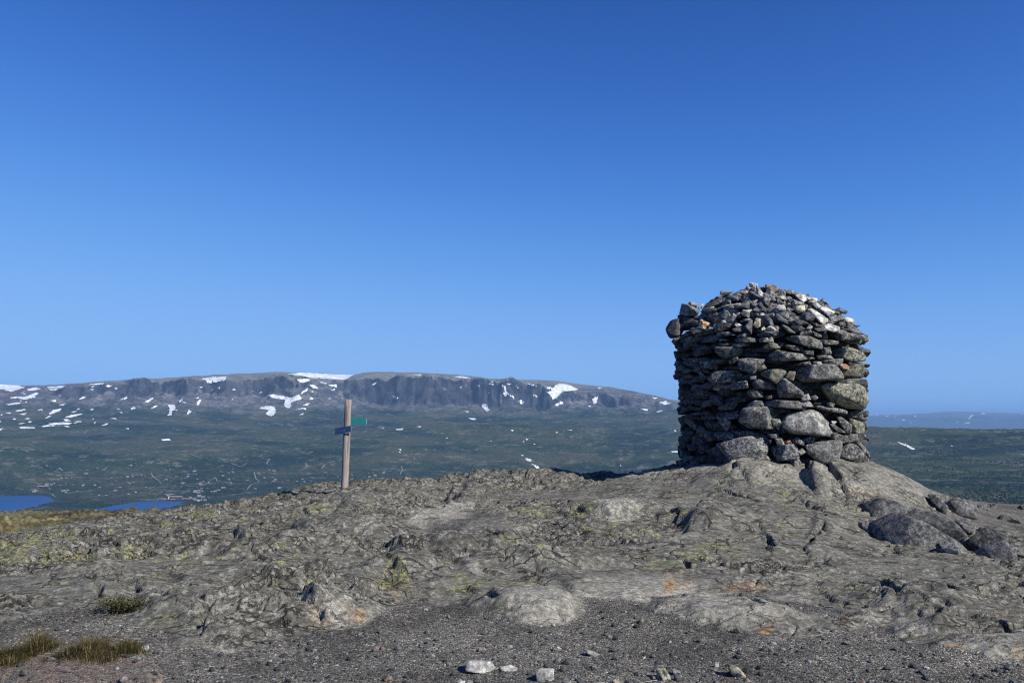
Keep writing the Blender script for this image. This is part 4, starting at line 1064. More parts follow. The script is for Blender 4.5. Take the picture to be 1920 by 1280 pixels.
def W(ox, oy, sc, rows):
    return [(c, [(ox + x / sc, oy + y / sc) for x, y in p]) for c, p in rows]
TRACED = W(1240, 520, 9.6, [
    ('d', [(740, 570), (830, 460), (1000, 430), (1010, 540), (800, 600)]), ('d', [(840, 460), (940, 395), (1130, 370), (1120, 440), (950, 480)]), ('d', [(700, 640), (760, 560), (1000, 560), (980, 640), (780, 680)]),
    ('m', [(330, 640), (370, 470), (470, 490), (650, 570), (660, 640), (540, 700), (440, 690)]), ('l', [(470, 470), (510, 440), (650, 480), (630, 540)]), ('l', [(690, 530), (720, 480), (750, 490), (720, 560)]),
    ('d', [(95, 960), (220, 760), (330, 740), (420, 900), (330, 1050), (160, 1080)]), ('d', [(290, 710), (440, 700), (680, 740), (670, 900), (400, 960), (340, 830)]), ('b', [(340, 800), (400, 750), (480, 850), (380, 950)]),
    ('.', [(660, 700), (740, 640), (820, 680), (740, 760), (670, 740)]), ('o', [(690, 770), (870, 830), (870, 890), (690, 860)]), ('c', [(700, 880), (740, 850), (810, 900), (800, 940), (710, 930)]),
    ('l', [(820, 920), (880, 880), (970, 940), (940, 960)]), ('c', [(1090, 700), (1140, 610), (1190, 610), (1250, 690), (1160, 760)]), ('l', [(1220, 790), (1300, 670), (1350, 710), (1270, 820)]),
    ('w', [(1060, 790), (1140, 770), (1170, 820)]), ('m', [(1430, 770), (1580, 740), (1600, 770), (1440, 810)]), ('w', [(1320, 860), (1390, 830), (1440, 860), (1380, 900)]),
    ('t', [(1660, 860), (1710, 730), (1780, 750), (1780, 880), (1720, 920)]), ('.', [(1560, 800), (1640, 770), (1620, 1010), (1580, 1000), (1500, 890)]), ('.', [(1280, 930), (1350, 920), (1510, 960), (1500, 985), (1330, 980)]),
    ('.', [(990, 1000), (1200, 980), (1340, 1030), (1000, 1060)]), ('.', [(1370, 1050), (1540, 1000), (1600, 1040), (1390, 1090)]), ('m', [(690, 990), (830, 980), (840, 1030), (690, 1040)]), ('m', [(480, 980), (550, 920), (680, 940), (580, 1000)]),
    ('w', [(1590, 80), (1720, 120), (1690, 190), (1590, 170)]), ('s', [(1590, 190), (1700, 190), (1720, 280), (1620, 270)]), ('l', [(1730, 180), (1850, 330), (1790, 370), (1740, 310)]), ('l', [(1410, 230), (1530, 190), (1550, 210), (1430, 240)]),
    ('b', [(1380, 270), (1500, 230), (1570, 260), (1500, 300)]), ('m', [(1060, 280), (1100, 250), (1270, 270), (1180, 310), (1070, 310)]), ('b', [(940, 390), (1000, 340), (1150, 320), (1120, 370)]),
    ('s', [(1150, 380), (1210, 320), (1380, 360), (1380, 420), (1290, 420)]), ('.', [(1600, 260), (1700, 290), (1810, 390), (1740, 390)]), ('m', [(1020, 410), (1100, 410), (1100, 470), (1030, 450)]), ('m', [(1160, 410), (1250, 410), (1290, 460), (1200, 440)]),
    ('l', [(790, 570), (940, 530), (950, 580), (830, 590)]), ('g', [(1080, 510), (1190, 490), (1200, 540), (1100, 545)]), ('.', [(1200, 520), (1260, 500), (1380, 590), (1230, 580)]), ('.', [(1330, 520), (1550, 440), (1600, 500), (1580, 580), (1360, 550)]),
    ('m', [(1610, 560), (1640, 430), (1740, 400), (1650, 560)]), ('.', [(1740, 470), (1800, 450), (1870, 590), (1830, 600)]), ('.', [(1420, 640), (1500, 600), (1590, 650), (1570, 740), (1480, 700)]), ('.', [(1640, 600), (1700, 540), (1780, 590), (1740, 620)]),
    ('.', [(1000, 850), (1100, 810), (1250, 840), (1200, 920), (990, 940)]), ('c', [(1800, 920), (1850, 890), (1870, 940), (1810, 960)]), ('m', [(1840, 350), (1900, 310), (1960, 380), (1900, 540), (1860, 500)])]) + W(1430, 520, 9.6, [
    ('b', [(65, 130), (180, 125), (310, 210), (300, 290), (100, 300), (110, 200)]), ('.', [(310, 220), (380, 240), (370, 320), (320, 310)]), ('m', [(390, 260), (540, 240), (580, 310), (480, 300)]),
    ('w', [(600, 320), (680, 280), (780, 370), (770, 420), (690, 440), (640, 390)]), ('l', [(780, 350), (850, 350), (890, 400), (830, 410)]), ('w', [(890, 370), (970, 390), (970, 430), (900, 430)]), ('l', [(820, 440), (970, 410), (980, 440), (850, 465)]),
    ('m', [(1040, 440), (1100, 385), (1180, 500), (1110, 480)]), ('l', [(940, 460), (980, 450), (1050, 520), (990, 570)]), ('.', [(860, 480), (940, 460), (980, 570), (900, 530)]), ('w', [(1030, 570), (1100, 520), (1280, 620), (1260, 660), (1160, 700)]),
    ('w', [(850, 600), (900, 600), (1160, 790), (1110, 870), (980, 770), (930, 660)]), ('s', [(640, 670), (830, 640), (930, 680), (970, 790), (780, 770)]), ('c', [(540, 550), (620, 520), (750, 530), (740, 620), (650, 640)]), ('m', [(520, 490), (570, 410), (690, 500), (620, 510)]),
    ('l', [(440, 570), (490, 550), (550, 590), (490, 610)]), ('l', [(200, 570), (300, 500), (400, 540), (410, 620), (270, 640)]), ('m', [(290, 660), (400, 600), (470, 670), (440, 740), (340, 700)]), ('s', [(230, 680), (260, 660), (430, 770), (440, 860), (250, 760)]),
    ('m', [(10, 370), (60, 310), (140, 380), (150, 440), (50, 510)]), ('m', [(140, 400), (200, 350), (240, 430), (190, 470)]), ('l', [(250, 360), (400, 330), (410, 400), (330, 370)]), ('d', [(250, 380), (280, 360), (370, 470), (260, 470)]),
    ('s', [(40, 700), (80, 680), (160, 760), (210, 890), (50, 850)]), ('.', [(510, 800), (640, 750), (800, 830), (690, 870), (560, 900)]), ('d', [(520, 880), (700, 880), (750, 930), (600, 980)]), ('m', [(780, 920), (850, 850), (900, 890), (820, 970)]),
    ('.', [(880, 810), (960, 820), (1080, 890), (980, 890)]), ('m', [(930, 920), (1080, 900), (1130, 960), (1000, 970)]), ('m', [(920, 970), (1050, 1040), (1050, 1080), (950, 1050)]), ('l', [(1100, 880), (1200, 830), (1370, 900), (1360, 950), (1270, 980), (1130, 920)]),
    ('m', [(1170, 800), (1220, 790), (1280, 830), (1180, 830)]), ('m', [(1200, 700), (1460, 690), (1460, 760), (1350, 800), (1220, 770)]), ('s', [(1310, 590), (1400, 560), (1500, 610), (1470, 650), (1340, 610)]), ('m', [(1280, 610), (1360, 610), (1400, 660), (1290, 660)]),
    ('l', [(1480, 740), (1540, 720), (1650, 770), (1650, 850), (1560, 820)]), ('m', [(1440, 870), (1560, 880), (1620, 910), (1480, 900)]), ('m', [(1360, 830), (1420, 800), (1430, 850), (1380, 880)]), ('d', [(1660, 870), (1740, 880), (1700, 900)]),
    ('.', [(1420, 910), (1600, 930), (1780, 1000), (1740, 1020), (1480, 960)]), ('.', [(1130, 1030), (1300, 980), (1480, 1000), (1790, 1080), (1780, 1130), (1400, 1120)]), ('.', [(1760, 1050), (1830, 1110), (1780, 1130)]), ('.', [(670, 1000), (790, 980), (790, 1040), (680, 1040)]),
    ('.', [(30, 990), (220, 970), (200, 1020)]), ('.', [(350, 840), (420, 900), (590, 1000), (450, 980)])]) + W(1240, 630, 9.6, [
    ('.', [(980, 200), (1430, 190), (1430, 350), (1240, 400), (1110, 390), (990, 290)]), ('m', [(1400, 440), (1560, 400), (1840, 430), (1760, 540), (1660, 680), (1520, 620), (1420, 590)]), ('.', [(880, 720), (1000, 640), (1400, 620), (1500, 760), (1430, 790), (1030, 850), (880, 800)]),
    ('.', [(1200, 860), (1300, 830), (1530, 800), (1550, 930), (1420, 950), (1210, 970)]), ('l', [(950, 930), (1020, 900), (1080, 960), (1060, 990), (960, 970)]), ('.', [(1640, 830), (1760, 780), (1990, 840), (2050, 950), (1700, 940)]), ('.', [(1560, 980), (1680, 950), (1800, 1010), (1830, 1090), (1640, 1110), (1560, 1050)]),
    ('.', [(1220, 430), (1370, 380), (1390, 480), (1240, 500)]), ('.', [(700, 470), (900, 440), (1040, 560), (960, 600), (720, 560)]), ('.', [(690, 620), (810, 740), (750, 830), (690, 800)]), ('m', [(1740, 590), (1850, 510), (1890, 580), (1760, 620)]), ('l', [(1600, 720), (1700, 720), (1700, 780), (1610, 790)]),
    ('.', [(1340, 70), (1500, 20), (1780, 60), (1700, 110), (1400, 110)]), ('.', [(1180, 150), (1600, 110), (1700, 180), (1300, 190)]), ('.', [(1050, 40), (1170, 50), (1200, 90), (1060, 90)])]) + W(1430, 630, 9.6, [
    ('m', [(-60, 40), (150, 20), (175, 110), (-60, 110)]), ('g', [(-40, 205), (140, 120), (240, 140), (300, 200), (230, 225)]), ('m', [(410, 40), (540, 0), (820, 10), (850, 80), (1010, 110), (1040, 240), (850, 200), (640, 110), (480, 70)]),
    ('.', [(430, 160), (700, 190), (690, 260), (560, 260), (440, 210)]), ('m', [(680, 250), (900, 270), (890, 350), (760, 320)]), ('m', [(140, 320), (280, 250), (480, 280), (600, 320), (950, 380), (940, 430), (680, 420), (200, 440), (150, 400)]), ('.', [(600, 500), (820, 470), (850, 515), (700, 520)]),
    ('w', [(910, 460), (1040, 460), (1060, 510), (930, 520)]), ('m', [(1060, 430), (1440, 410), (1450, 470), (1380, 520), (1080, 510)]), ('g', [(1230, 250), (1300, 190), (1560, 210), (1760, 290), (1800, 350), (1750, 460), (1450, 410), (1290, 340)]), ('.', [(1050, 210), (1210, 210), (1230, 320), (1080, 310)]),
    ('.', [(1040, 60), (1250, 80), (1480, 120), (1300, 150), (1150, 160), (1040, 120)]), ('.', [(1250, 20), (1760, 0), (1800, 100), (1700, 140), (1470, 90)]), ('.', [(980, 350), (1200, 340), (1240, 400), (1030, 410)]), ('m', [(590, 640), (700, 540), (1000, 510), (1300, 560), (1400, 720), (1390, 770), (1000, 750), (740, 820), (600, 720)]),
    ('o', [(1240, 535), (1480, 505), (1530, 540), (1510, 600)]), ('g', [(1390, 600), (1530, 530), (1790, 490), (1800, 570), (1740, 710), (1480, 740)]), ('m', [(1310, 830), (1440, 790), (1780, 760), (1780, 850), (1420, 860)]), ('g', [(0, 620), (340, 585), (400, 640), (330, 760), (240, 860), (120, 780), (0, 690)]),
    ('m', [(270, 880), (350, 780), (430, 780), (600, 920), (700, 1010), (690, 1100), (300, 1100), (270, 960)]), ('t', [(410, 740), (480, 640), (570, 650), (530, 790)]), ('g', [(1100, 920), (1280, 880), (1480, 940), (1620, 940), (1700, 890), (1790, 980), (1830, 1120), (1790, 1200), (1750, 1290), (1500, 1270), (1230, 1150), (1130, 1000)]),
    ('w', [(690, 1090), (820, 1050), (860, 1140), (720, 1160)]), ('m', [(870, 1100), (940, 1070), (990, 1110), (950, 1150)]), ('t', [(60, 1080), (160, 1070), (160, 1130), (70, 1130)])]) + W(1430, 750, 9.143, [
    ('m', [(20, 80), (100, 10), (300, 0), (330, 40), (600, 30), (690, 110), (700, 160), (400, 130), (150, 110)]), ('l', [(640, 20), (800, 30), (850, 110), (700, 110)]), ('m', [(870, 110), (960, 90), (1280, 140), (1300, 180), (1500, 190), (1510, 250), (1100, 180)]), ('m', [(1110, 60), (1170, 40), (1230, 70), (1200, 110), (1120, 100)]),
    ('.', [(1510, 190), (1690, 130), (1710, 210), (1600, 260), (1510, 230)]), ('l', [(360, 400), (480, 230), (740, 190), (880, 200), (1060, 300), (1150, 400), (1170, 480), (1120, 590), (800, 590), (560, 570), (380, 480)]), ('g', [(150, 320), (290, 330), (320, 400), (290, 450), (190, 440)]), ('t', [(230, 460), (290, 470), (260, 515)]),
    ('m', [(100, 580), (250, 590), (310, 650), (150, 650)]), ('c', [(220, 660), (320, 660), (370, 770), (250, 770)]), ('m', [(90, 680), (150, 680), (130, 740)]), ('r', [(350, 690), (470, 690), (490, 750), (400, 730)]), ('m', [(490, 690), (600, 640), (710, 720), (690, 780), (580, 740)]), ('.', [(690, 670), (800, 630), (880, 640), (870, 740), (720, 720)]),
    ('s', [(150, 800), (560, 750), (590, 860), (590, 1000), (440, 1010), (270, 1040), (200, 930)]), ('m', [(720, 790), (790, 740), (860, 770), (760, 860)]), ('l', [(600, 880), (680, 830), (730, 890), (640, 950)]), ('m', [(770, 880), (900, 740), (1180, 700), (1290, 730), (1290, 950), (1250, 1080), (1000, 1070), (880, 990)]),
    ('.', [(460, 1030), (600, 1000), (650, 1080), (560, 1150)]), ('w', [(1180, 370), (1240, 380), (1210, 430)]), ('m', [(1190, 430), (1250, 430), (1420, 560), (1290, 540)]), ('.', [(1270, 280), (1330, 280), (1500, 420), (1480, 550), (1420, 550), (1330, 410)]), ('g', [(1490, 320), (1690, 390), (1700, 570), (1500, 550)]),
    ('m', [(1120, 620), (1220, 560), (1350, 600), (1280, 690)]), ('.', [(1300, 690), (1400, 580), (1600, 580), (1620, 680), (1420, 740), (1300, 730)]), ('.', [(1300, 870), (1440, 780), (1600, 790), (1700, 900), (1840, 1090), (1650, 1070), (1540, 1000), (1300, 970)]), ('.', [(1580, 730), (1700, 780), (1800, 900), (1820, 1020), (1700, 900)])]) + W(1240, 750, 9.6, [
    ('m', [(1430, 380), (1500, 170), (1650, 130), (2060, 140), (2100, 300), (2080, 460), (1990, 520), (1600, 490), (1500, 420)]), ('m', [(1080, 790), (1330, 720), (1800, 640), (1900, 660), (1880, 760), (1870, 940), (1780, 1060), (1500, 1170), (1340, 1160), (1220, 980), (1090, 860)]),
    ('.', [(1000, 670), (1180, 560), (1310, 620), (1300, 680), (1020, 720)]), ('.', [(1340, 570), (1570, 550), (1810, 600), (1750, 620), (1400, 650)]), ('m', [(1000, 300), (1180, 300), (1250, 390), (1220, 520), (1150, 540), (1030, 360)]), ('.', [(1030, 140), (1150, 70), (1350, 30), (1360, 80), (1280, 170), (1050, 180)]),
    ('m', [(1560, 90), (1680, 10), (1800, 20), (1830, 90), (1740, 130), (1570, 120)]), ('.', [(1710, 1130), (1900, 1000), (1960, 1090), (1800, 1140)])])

cairn = link('cairn', None, None, loc=(CCX, CCY, Z_FOOT), label='large round drystone cairn of stacked lichen spotted stones with a domed top', category='cairn')
CLOC = np.array([CCX, CCY, Z_FOOT])
pieces = []            # (screen weight, centre, local verts, sub, tint, crust)
hulls = []
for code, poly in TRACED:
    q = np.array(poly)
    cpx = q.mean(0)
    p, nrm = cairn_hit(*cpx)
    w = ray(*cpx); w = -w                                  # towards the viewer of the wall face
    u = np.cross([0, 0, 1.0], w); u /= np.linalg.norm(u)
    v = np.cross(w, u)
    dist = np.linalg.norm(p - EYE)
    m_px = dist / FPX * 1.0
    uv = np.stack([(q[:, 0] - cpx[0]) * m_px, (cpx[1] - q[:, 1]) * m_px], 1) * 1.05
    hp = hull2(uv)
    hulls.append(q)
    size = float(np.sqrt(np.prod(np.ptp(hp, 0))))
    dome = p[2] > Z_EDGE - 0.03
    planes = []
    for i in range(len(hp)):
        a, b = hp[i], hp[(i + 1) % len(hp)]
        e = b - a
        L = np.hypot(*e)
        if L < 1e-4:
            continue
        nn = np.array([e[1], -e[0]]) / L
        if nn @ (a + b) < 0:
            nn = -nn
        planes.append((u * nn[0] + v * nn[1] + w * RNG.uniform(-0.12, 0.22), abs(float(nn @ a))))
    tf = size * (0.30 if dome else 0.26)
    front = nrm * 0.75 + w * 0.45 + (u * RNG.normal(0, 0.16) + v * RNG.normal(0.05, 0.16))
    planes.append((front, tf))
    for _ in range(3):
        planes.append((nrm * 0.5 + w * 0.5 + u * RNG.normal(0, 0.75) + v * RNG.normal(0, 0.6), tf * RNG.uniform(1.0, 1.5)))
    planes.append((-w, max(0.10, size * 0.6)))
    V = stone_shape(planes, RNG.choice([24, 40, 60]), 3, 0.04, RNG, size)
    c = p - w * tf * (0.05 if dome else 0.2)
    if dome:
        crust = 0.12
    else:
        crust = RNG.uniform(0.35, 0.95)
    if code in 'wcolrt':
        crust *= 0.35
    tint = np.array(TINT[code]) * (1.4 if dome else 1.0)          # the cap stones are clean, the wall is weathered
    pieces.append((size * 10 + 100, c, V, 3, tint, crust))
# filling stones between and behind the traced ones, and the whole far side
def covered(px, py):
    for h in hulls:
        if h[:, 0].min() < px < h[:, 0].max() and h[:, 1].min() < py < h[:, 1].max() and poly_sd(np.array([px]), np.array([py]), h)[0] > 1.5:
            return True
    return False
az_cam = math.atan2(TO_CAM[0], TO_CAM[1])
def frame_stone(c, nrm, wdt, hgt, dep, p_=44, lump=0.03, sub=2):
    upv = np.array([0, 0, 1.0]) if abs(nrm[2]) < 0.9 else np.array([1.0, 0, 0])
    u = np.cross(upv, nrm); u /= np.linalg.norm(u); v = np.cross(nrm, u)
    a = RNG.normal(0, 0.12); u, v = u * math.cos(a) + v * math.sin(a), v * math.cos(a) - u * math.sin(a)
    pl = []
    k = RNG.integers(5, 8)
    for i in range(k):
        th = (i + RNG.uniform(-0.3, 0.3)) / k * 2 * math.pi
        h = 1 / math.sqrt((math.cos(th) / (wdt / 2)) ** 2 + (math.sin(th) / (hgt / 2)) ** 2)
        pl.append((u * math.cos(th) * hgt / max(wdt, hgt) ** 0.5 + v * math.sin(th) * wdt / max(wdt, hgt) ** 0.5 + nrm * RNG.uniform(-0.2, 0.25) * 0.3, 0.0))
        nn = pl[-1][0] / np.linalg.norm(pl[-1][0])
        sup = math.hypot((nn @ u) * wdt / 2, (nn @ v) * hgt / 2) + abs(nn @ nrm) * dep * 0.3
        pl[-1] = (nn, sup * RNG.uniform(0.85, 1.0))
    for _ in range(3):
        pl.append((nrm + u * RNG.normal(0, 0.35) + v * RNG.normal(0.05, 0.35), dep * RNG.uniform(0.32, 0.5)))
    pl.append((-nrm, dep * 0.5))
    return stone_shape(pl, p_, sub, lump, RNG, math.sqrt(wdt * hgt))
z = Z_FOOT - 0.1
while z < Z_EDGE + 0.02:
    course = RNG.uniform(0.06, 0.17)
    th = RNG.uniform(0, 0.3); th0 = th
    while th < th0 + 2 * math.pi - 0.05:
        wdt = RNG.uniform(0.16, 0.60)
        R_ = float(cairn_r(z))
        tc = th + wdt / 2 / R_
        nrm = np.array([math.sin(tc), math.cos(tc), RNG.normal(0.0, 0.12)])
        nrm[:2] += RNG.normal(0, 0.08, 2)
        zj = RNG.normal(0, course * 0.28)
        surf = np.array([CCX + math.sin(tc) * R_, CCY + math.cos(tc) * R_, z + course / 2 + zj])
        facing = nrm[0] * TO_CAM[0] + nrm[1] * TO_CAM[1]
        px, py = to_px(*surf)
        vis = facing > -0.12
        if not (vis and (covered(px, py) or (px > 1375 and RNG.uniform() < 0.3))):
            rec = 0.0
            if vis and px > 1375:
                rec = RNG.uniform(0.08, 0.22)
            dep = RNG.uniform(0.22, 0.34)
            nrm /= np.linalg.norm(nrm)
            c = surf - nrm * (rec + dep * 0.42 - RNG.uniform(0, 0.05))
            V = frame_stone(c, nrm, wdt * 1.08, course * RNG.uniform(0.7, 1.25), dep)
            code = RNG.choice(['.', 'd', 'd', 's'])  # mostly dark tints put the shade of gaps and left side into the colour
            pieces.append((wdt * course * 40 * (1 if vis else 0.01), c, V, 2, TINT[code], RNG.uniform(0.05, 0.4)))
        th += wdt / R_
    z += course
for k in range(900):
    tc = RNG.uniform(0, 2 * math.pi); rr_ = CR * math.sqrt(RNG.uniform(0, 1))
    zt = Z_APEX - (Z_APEX - Z_EDGE) * (rr_ / CR) ** (1 / 0.45)
    slope = (Z_APEX - Z_EDGE) * 2.13 * (rr_ / CR) ** 1.13 / CR
    nrm = np.array([math.sin(tc) * slope, math.cos(tc) * slope, 1.0]); nrm /= np.linalg.norm(nrm)
    surf = np.array([CCX + float(cdx(zt)) + math.sin(tc) * rr_, CCY + math.cos(tc) * rr_, zt])
    px, py = to_px(*surf)
    facing = math.sin(tc) * TO_CAM[0] + math.cos(tc) * TO_CAM[1]
    vis = facing > -0.2
    cov = vis and covered(px, py)
    if cov and RNG.uniform() < 0.93:
        continue
    wdt = RNG.uniform(0.09, 0.24); hgt = wdt * RNG.uniform(0.45, 0.9); dep = wdt * RNG.uniform(0.4, 0.8)
    nn = nrm + RNG.normal(0, 0.35, 3); nn /= np.linalg.norm(nn)
    c = surf - nrm * (0.14 if cov else RNG.uniform(0.05, 0.11))
    V = frame_stone(c, nn, wdt, hgt, dep)
    code = RNG.choice(['.', 'm', 'm', 's', 'd', 'l', 'b'])
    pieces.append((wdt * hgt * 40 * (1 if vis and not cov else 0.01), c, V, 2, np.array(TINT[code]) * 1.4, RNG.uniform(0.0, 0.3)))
pieces.sort(key=lambda t: -t[0])
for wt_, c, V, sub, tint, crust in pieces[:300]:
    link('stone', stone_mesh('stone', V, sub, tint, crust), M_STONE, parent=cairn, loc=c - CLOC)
def joined(name, items, mat, parent=None, loc=None, **props):
    vs, fs, tn, cr, off = [], [], [], [], 0
    for wt_, c, V, sub, tint, crust in items:
        vs.append(V + c - (0 if loc is None else loc)); fs.append(ICO[sub][1] + off); off += len(V)
        tn.append(np.tile([*(np.array(tint) * RNG.uniform(0.85, 1.15)), 1], (len(V), 1))); cr.append(np.full(len(V), crust))
    m = mesh_from(name, np.concatenate(vs), np.concatenate(fs), False)
    cattr(m, 'tint', np.concatenate(tn)); attr(m, 'crust', np.concatenate(cr))
    return link(name, m, mat, parent=parent, **props)
joined('filling_stones', pieces[300:], M_STONE, parent=cairn, loc=CLOC, kind='stuff')
# rubble core that closes the view through the joints
cz = np.concatenate([np.linspace(Z_FOOT - 0.2, Z_EDGE, 14), Z_EDGE + (Z_APEX - Z_EDGE) * np.array([0.3, 0.6, 0.85, 0.97])])
ct = np.linspace(0, 2 * math.pi, 49)[:-1]
CT, CZ = np.meshgrid(ct, cz)
crr = np.maximum(cairn_r(CZ) - 0.24, 0.02) + fbm(CT * 5, CZ * 4, 3, 7) * 0.04
cv = np.stack([crr * np.sin(CT), crr * np.cos(CT), CZ - 0.08 * (CZ > Z_EDGE) - Z_FOOT], -1).reshape(-1, 3)
cm = mesh_from('rubble_core', cv, grid_faces(len(cz), len(ct), True))
cattr(cm, 'tint', np.tile([*TINT['d'], 1.0], (len(cv), 1))); attr(cm, 'crust', np.zeros(len(cv)))  # core tinted dark as well, so the shade in the joints is painted
link('rubble_core', cm, M_STONE, parent=cairn)

# ================================================================== THINGS ON THE SUMMIT
def traced_stone(name, poly, code, crust, label, category, group=None, depth=0.9, sink=0.10, p_=None, fronts=3, up=0.55, mat=None):
    """a loose stone: outline from the photograph at the distance where its foot meets the ground, as deep as it is wide"""
    q = np.array(poly, float)
    foot = q[q[:, 1] > q[:, 1].max() - 0.25 * np.ptp(q[:, 1])].mean(0)
    g = ground_at(foot[0], q[:, 1].max() - 0.06 * np.ptp(q[:, 1]))
    cpx = q.mean(0)
    w = -ray(*cpx)
    u = np.cross([0, 0, 1.0], w); u /= np.linalg.norm(u); v = np.cross(w, u)
    dist = np.linalg.norm(g - EYE)
    m_px = dist / FPX
    uv = np.stack([(q[:, 0] - cpx[0]) * m_px, (cpx[1] - q[:, 1]) * m_px], 1) * 1.03
    hp = hull2(uv)
    size = float(np.sqrt(np.prod(np.ptp(hp, 0))))
    planes = []
    for i in range(len(hp)):
        a, b = hp[i], hp[(i + 1) % len(hp)]
        e = b - a; L = np.hypot(*e)
        if L < 1e-4:
            continue
        nn = np.array([e[1], -e[0]]) / L
        if nn @ (a + b) < 0:
            nn = -nn
        dd = abs(float(nn @ a))
        if nn[1] < -0.4:
            dd += sink * size                       # bedded a little in the ground
        planes.append((u * nn[0] + v * nn[1] + w * RNG.uniform(-0.15, 0.15), dd))
    half = depth * size / 2
    planes.append((w + v * up + u * RNG.normal(0.15, 0.2), half * 0.75))
    for _ in range(fronts):
        planes.append((w + u * RNG.normal(0, 0.7) + v * RNG.normal(0.2, 0.6), half * RNG.uniform(0.85, 1.2)))
    planes.append((-w + v * 0.3, half)); planes.append((-w * 0.6 + v + u * RNG.normal(0, 0.3), half * 1.1))
    V = stone_shape(planes, p_ or RNG.choice([16, 26, 36]), 3, 0.06, RNG, size)
    # centre so that the traced foot lies on the ground
    c = EYE - w * dist
    top = c - w * half * 0.25
    o = link(name, stone_mesh(name, V, 3, TINT[code], crust), mat or M_STONE, loc=top, label=label, category=category)
    if group:
        o['group'] = group
    return o
GB = 'boulders beside the rock knoll'
for name, poly, code, crust, lab, kw in [
    ('boulder', [(860, 830), (930, 780), (1000, 800), (1060, 910), (900, 890)], 'm', 0.2, 'angular grey boulder at the edge of the gravel flat, behind the rock slope', {}),
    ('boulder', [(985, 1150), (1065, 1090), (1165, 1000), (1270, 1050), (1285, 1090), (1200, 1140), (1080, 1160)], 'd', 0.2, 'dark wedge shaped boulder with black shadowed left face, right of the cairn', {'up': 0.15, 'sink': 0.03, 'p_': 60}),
    ('boulder', [(1100, 1190), (1200, 1130), (1280, 1100), (1350, 1190), (1340, 1230), (1120, 1205)], 'm', 0.3, 'low pale boulder half sunk in the ground below the dark wedge shaped boulder', {'depth': 0.8}),
    ('boulder', [(300, 1010), (420, 905), (520, 905), (700, 980), (850, 1070), (910, 1100), (930, 1170), (800, 1180), (620, 1110), (430, 1030)], '.', 0.35, 'long sloping boulder with green lichen, nearest of the boulders below the cairn', {'depth': 0.6, 'p_': 30}),
    ('boulder', [(590, 920), (660, 870), (760, 890), (900, 950), (960, 1020), (980, 1130), (900, 1090), (700, 990)], '.', 0.15, 'dark rounded boulder lying behind the long lichen covered one', {'depth': 0.7, 'p_': 26}),
    ('boulder', [(250, 830), (370, 780), (470, 800), (600, 870), (590, 915), (450, 905), (340, 915)], '.', 0.15, 'dark cracked boulder at the foot of the rock slope under the cairn', {'depth': 0.8, 'p_': 40}),
    ('boulder', [(745, 755), (790, 760), (850, 830), (830, 870), (780, 820)], '.', 0.5, 'small rounded dark boulder on the right skyline of the rock knoll', {'p_': 10}),
    ('boulder', [(560, 1010), (640, 985), (700, 1010), (690, 1060), (600, 1060)], '.', 0.3, 'squat dark block in front of the long sloping boulder', {'p_': 50}),
    ('boulder', [(940, 955), (1010, 940), (1060, 975), (1050, 1030), (960, 1020)], 'm', 0.4, 'pale topped block between the rounded boulder and the dark wedge shaped one', {'p_': 50}),
    ('boulder', [(205, 965), (260, 950), (290, 985), (275, 1015), (215, 1010)], '.', 0.3, 'small dark block left of the long sloping boulder', {'p_': 50}),
    ('boulder', [(800, 1125), (860, 1105), (930, 1130), (925, 1185), (830, 1180)], 'm', 0.6, 'broken block at the lower right end of the long sloping boulder', {'p_': 50}),
    ('boulder', [(1330, 1140), (1390, 1130), (1440, 1180), (1400, 1220), (1350, 1200)], 'm', 0.4, 'small angular boulder at the right edge of the photo', {}),
    ('boulder', [(1240, 940), (1290, 900), (1390, 940), (1330, 955)], 'm', 0.3, 'flat grey boulder alone on the gravel at the far right', {}),
    ('boulder', [(1000, 812), (1060, 800), (1080, 850), (1030, 862)], 'm', 0.3, 'leftmost small stone in the row along the gravel edge at the right', {}),
    ('boulder', [(1080, 832), (1150, 820), (1160, 855), (1090, 858)], 'm', 0.3, 'long low stone in the row along the gravel edge at the right', {}),
    ('boulder', [(1190, 818), (1230, 815), (1240, 845), (1195, 848)], '.', 0.3, 'third stone from the left along the far gravel edge at the right', {}),
    ('boulder', [(1405, 840), (1440, 822), (1470, 840), (1465, 862), (1410, 860)], '.', 0.3, 'last stone of the row along the far gravel edge, cut by the photo border', {})]:
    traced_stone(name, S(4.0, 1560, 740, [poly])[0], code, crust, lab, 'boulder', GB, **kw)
GS = 'loose stones on the gravel'
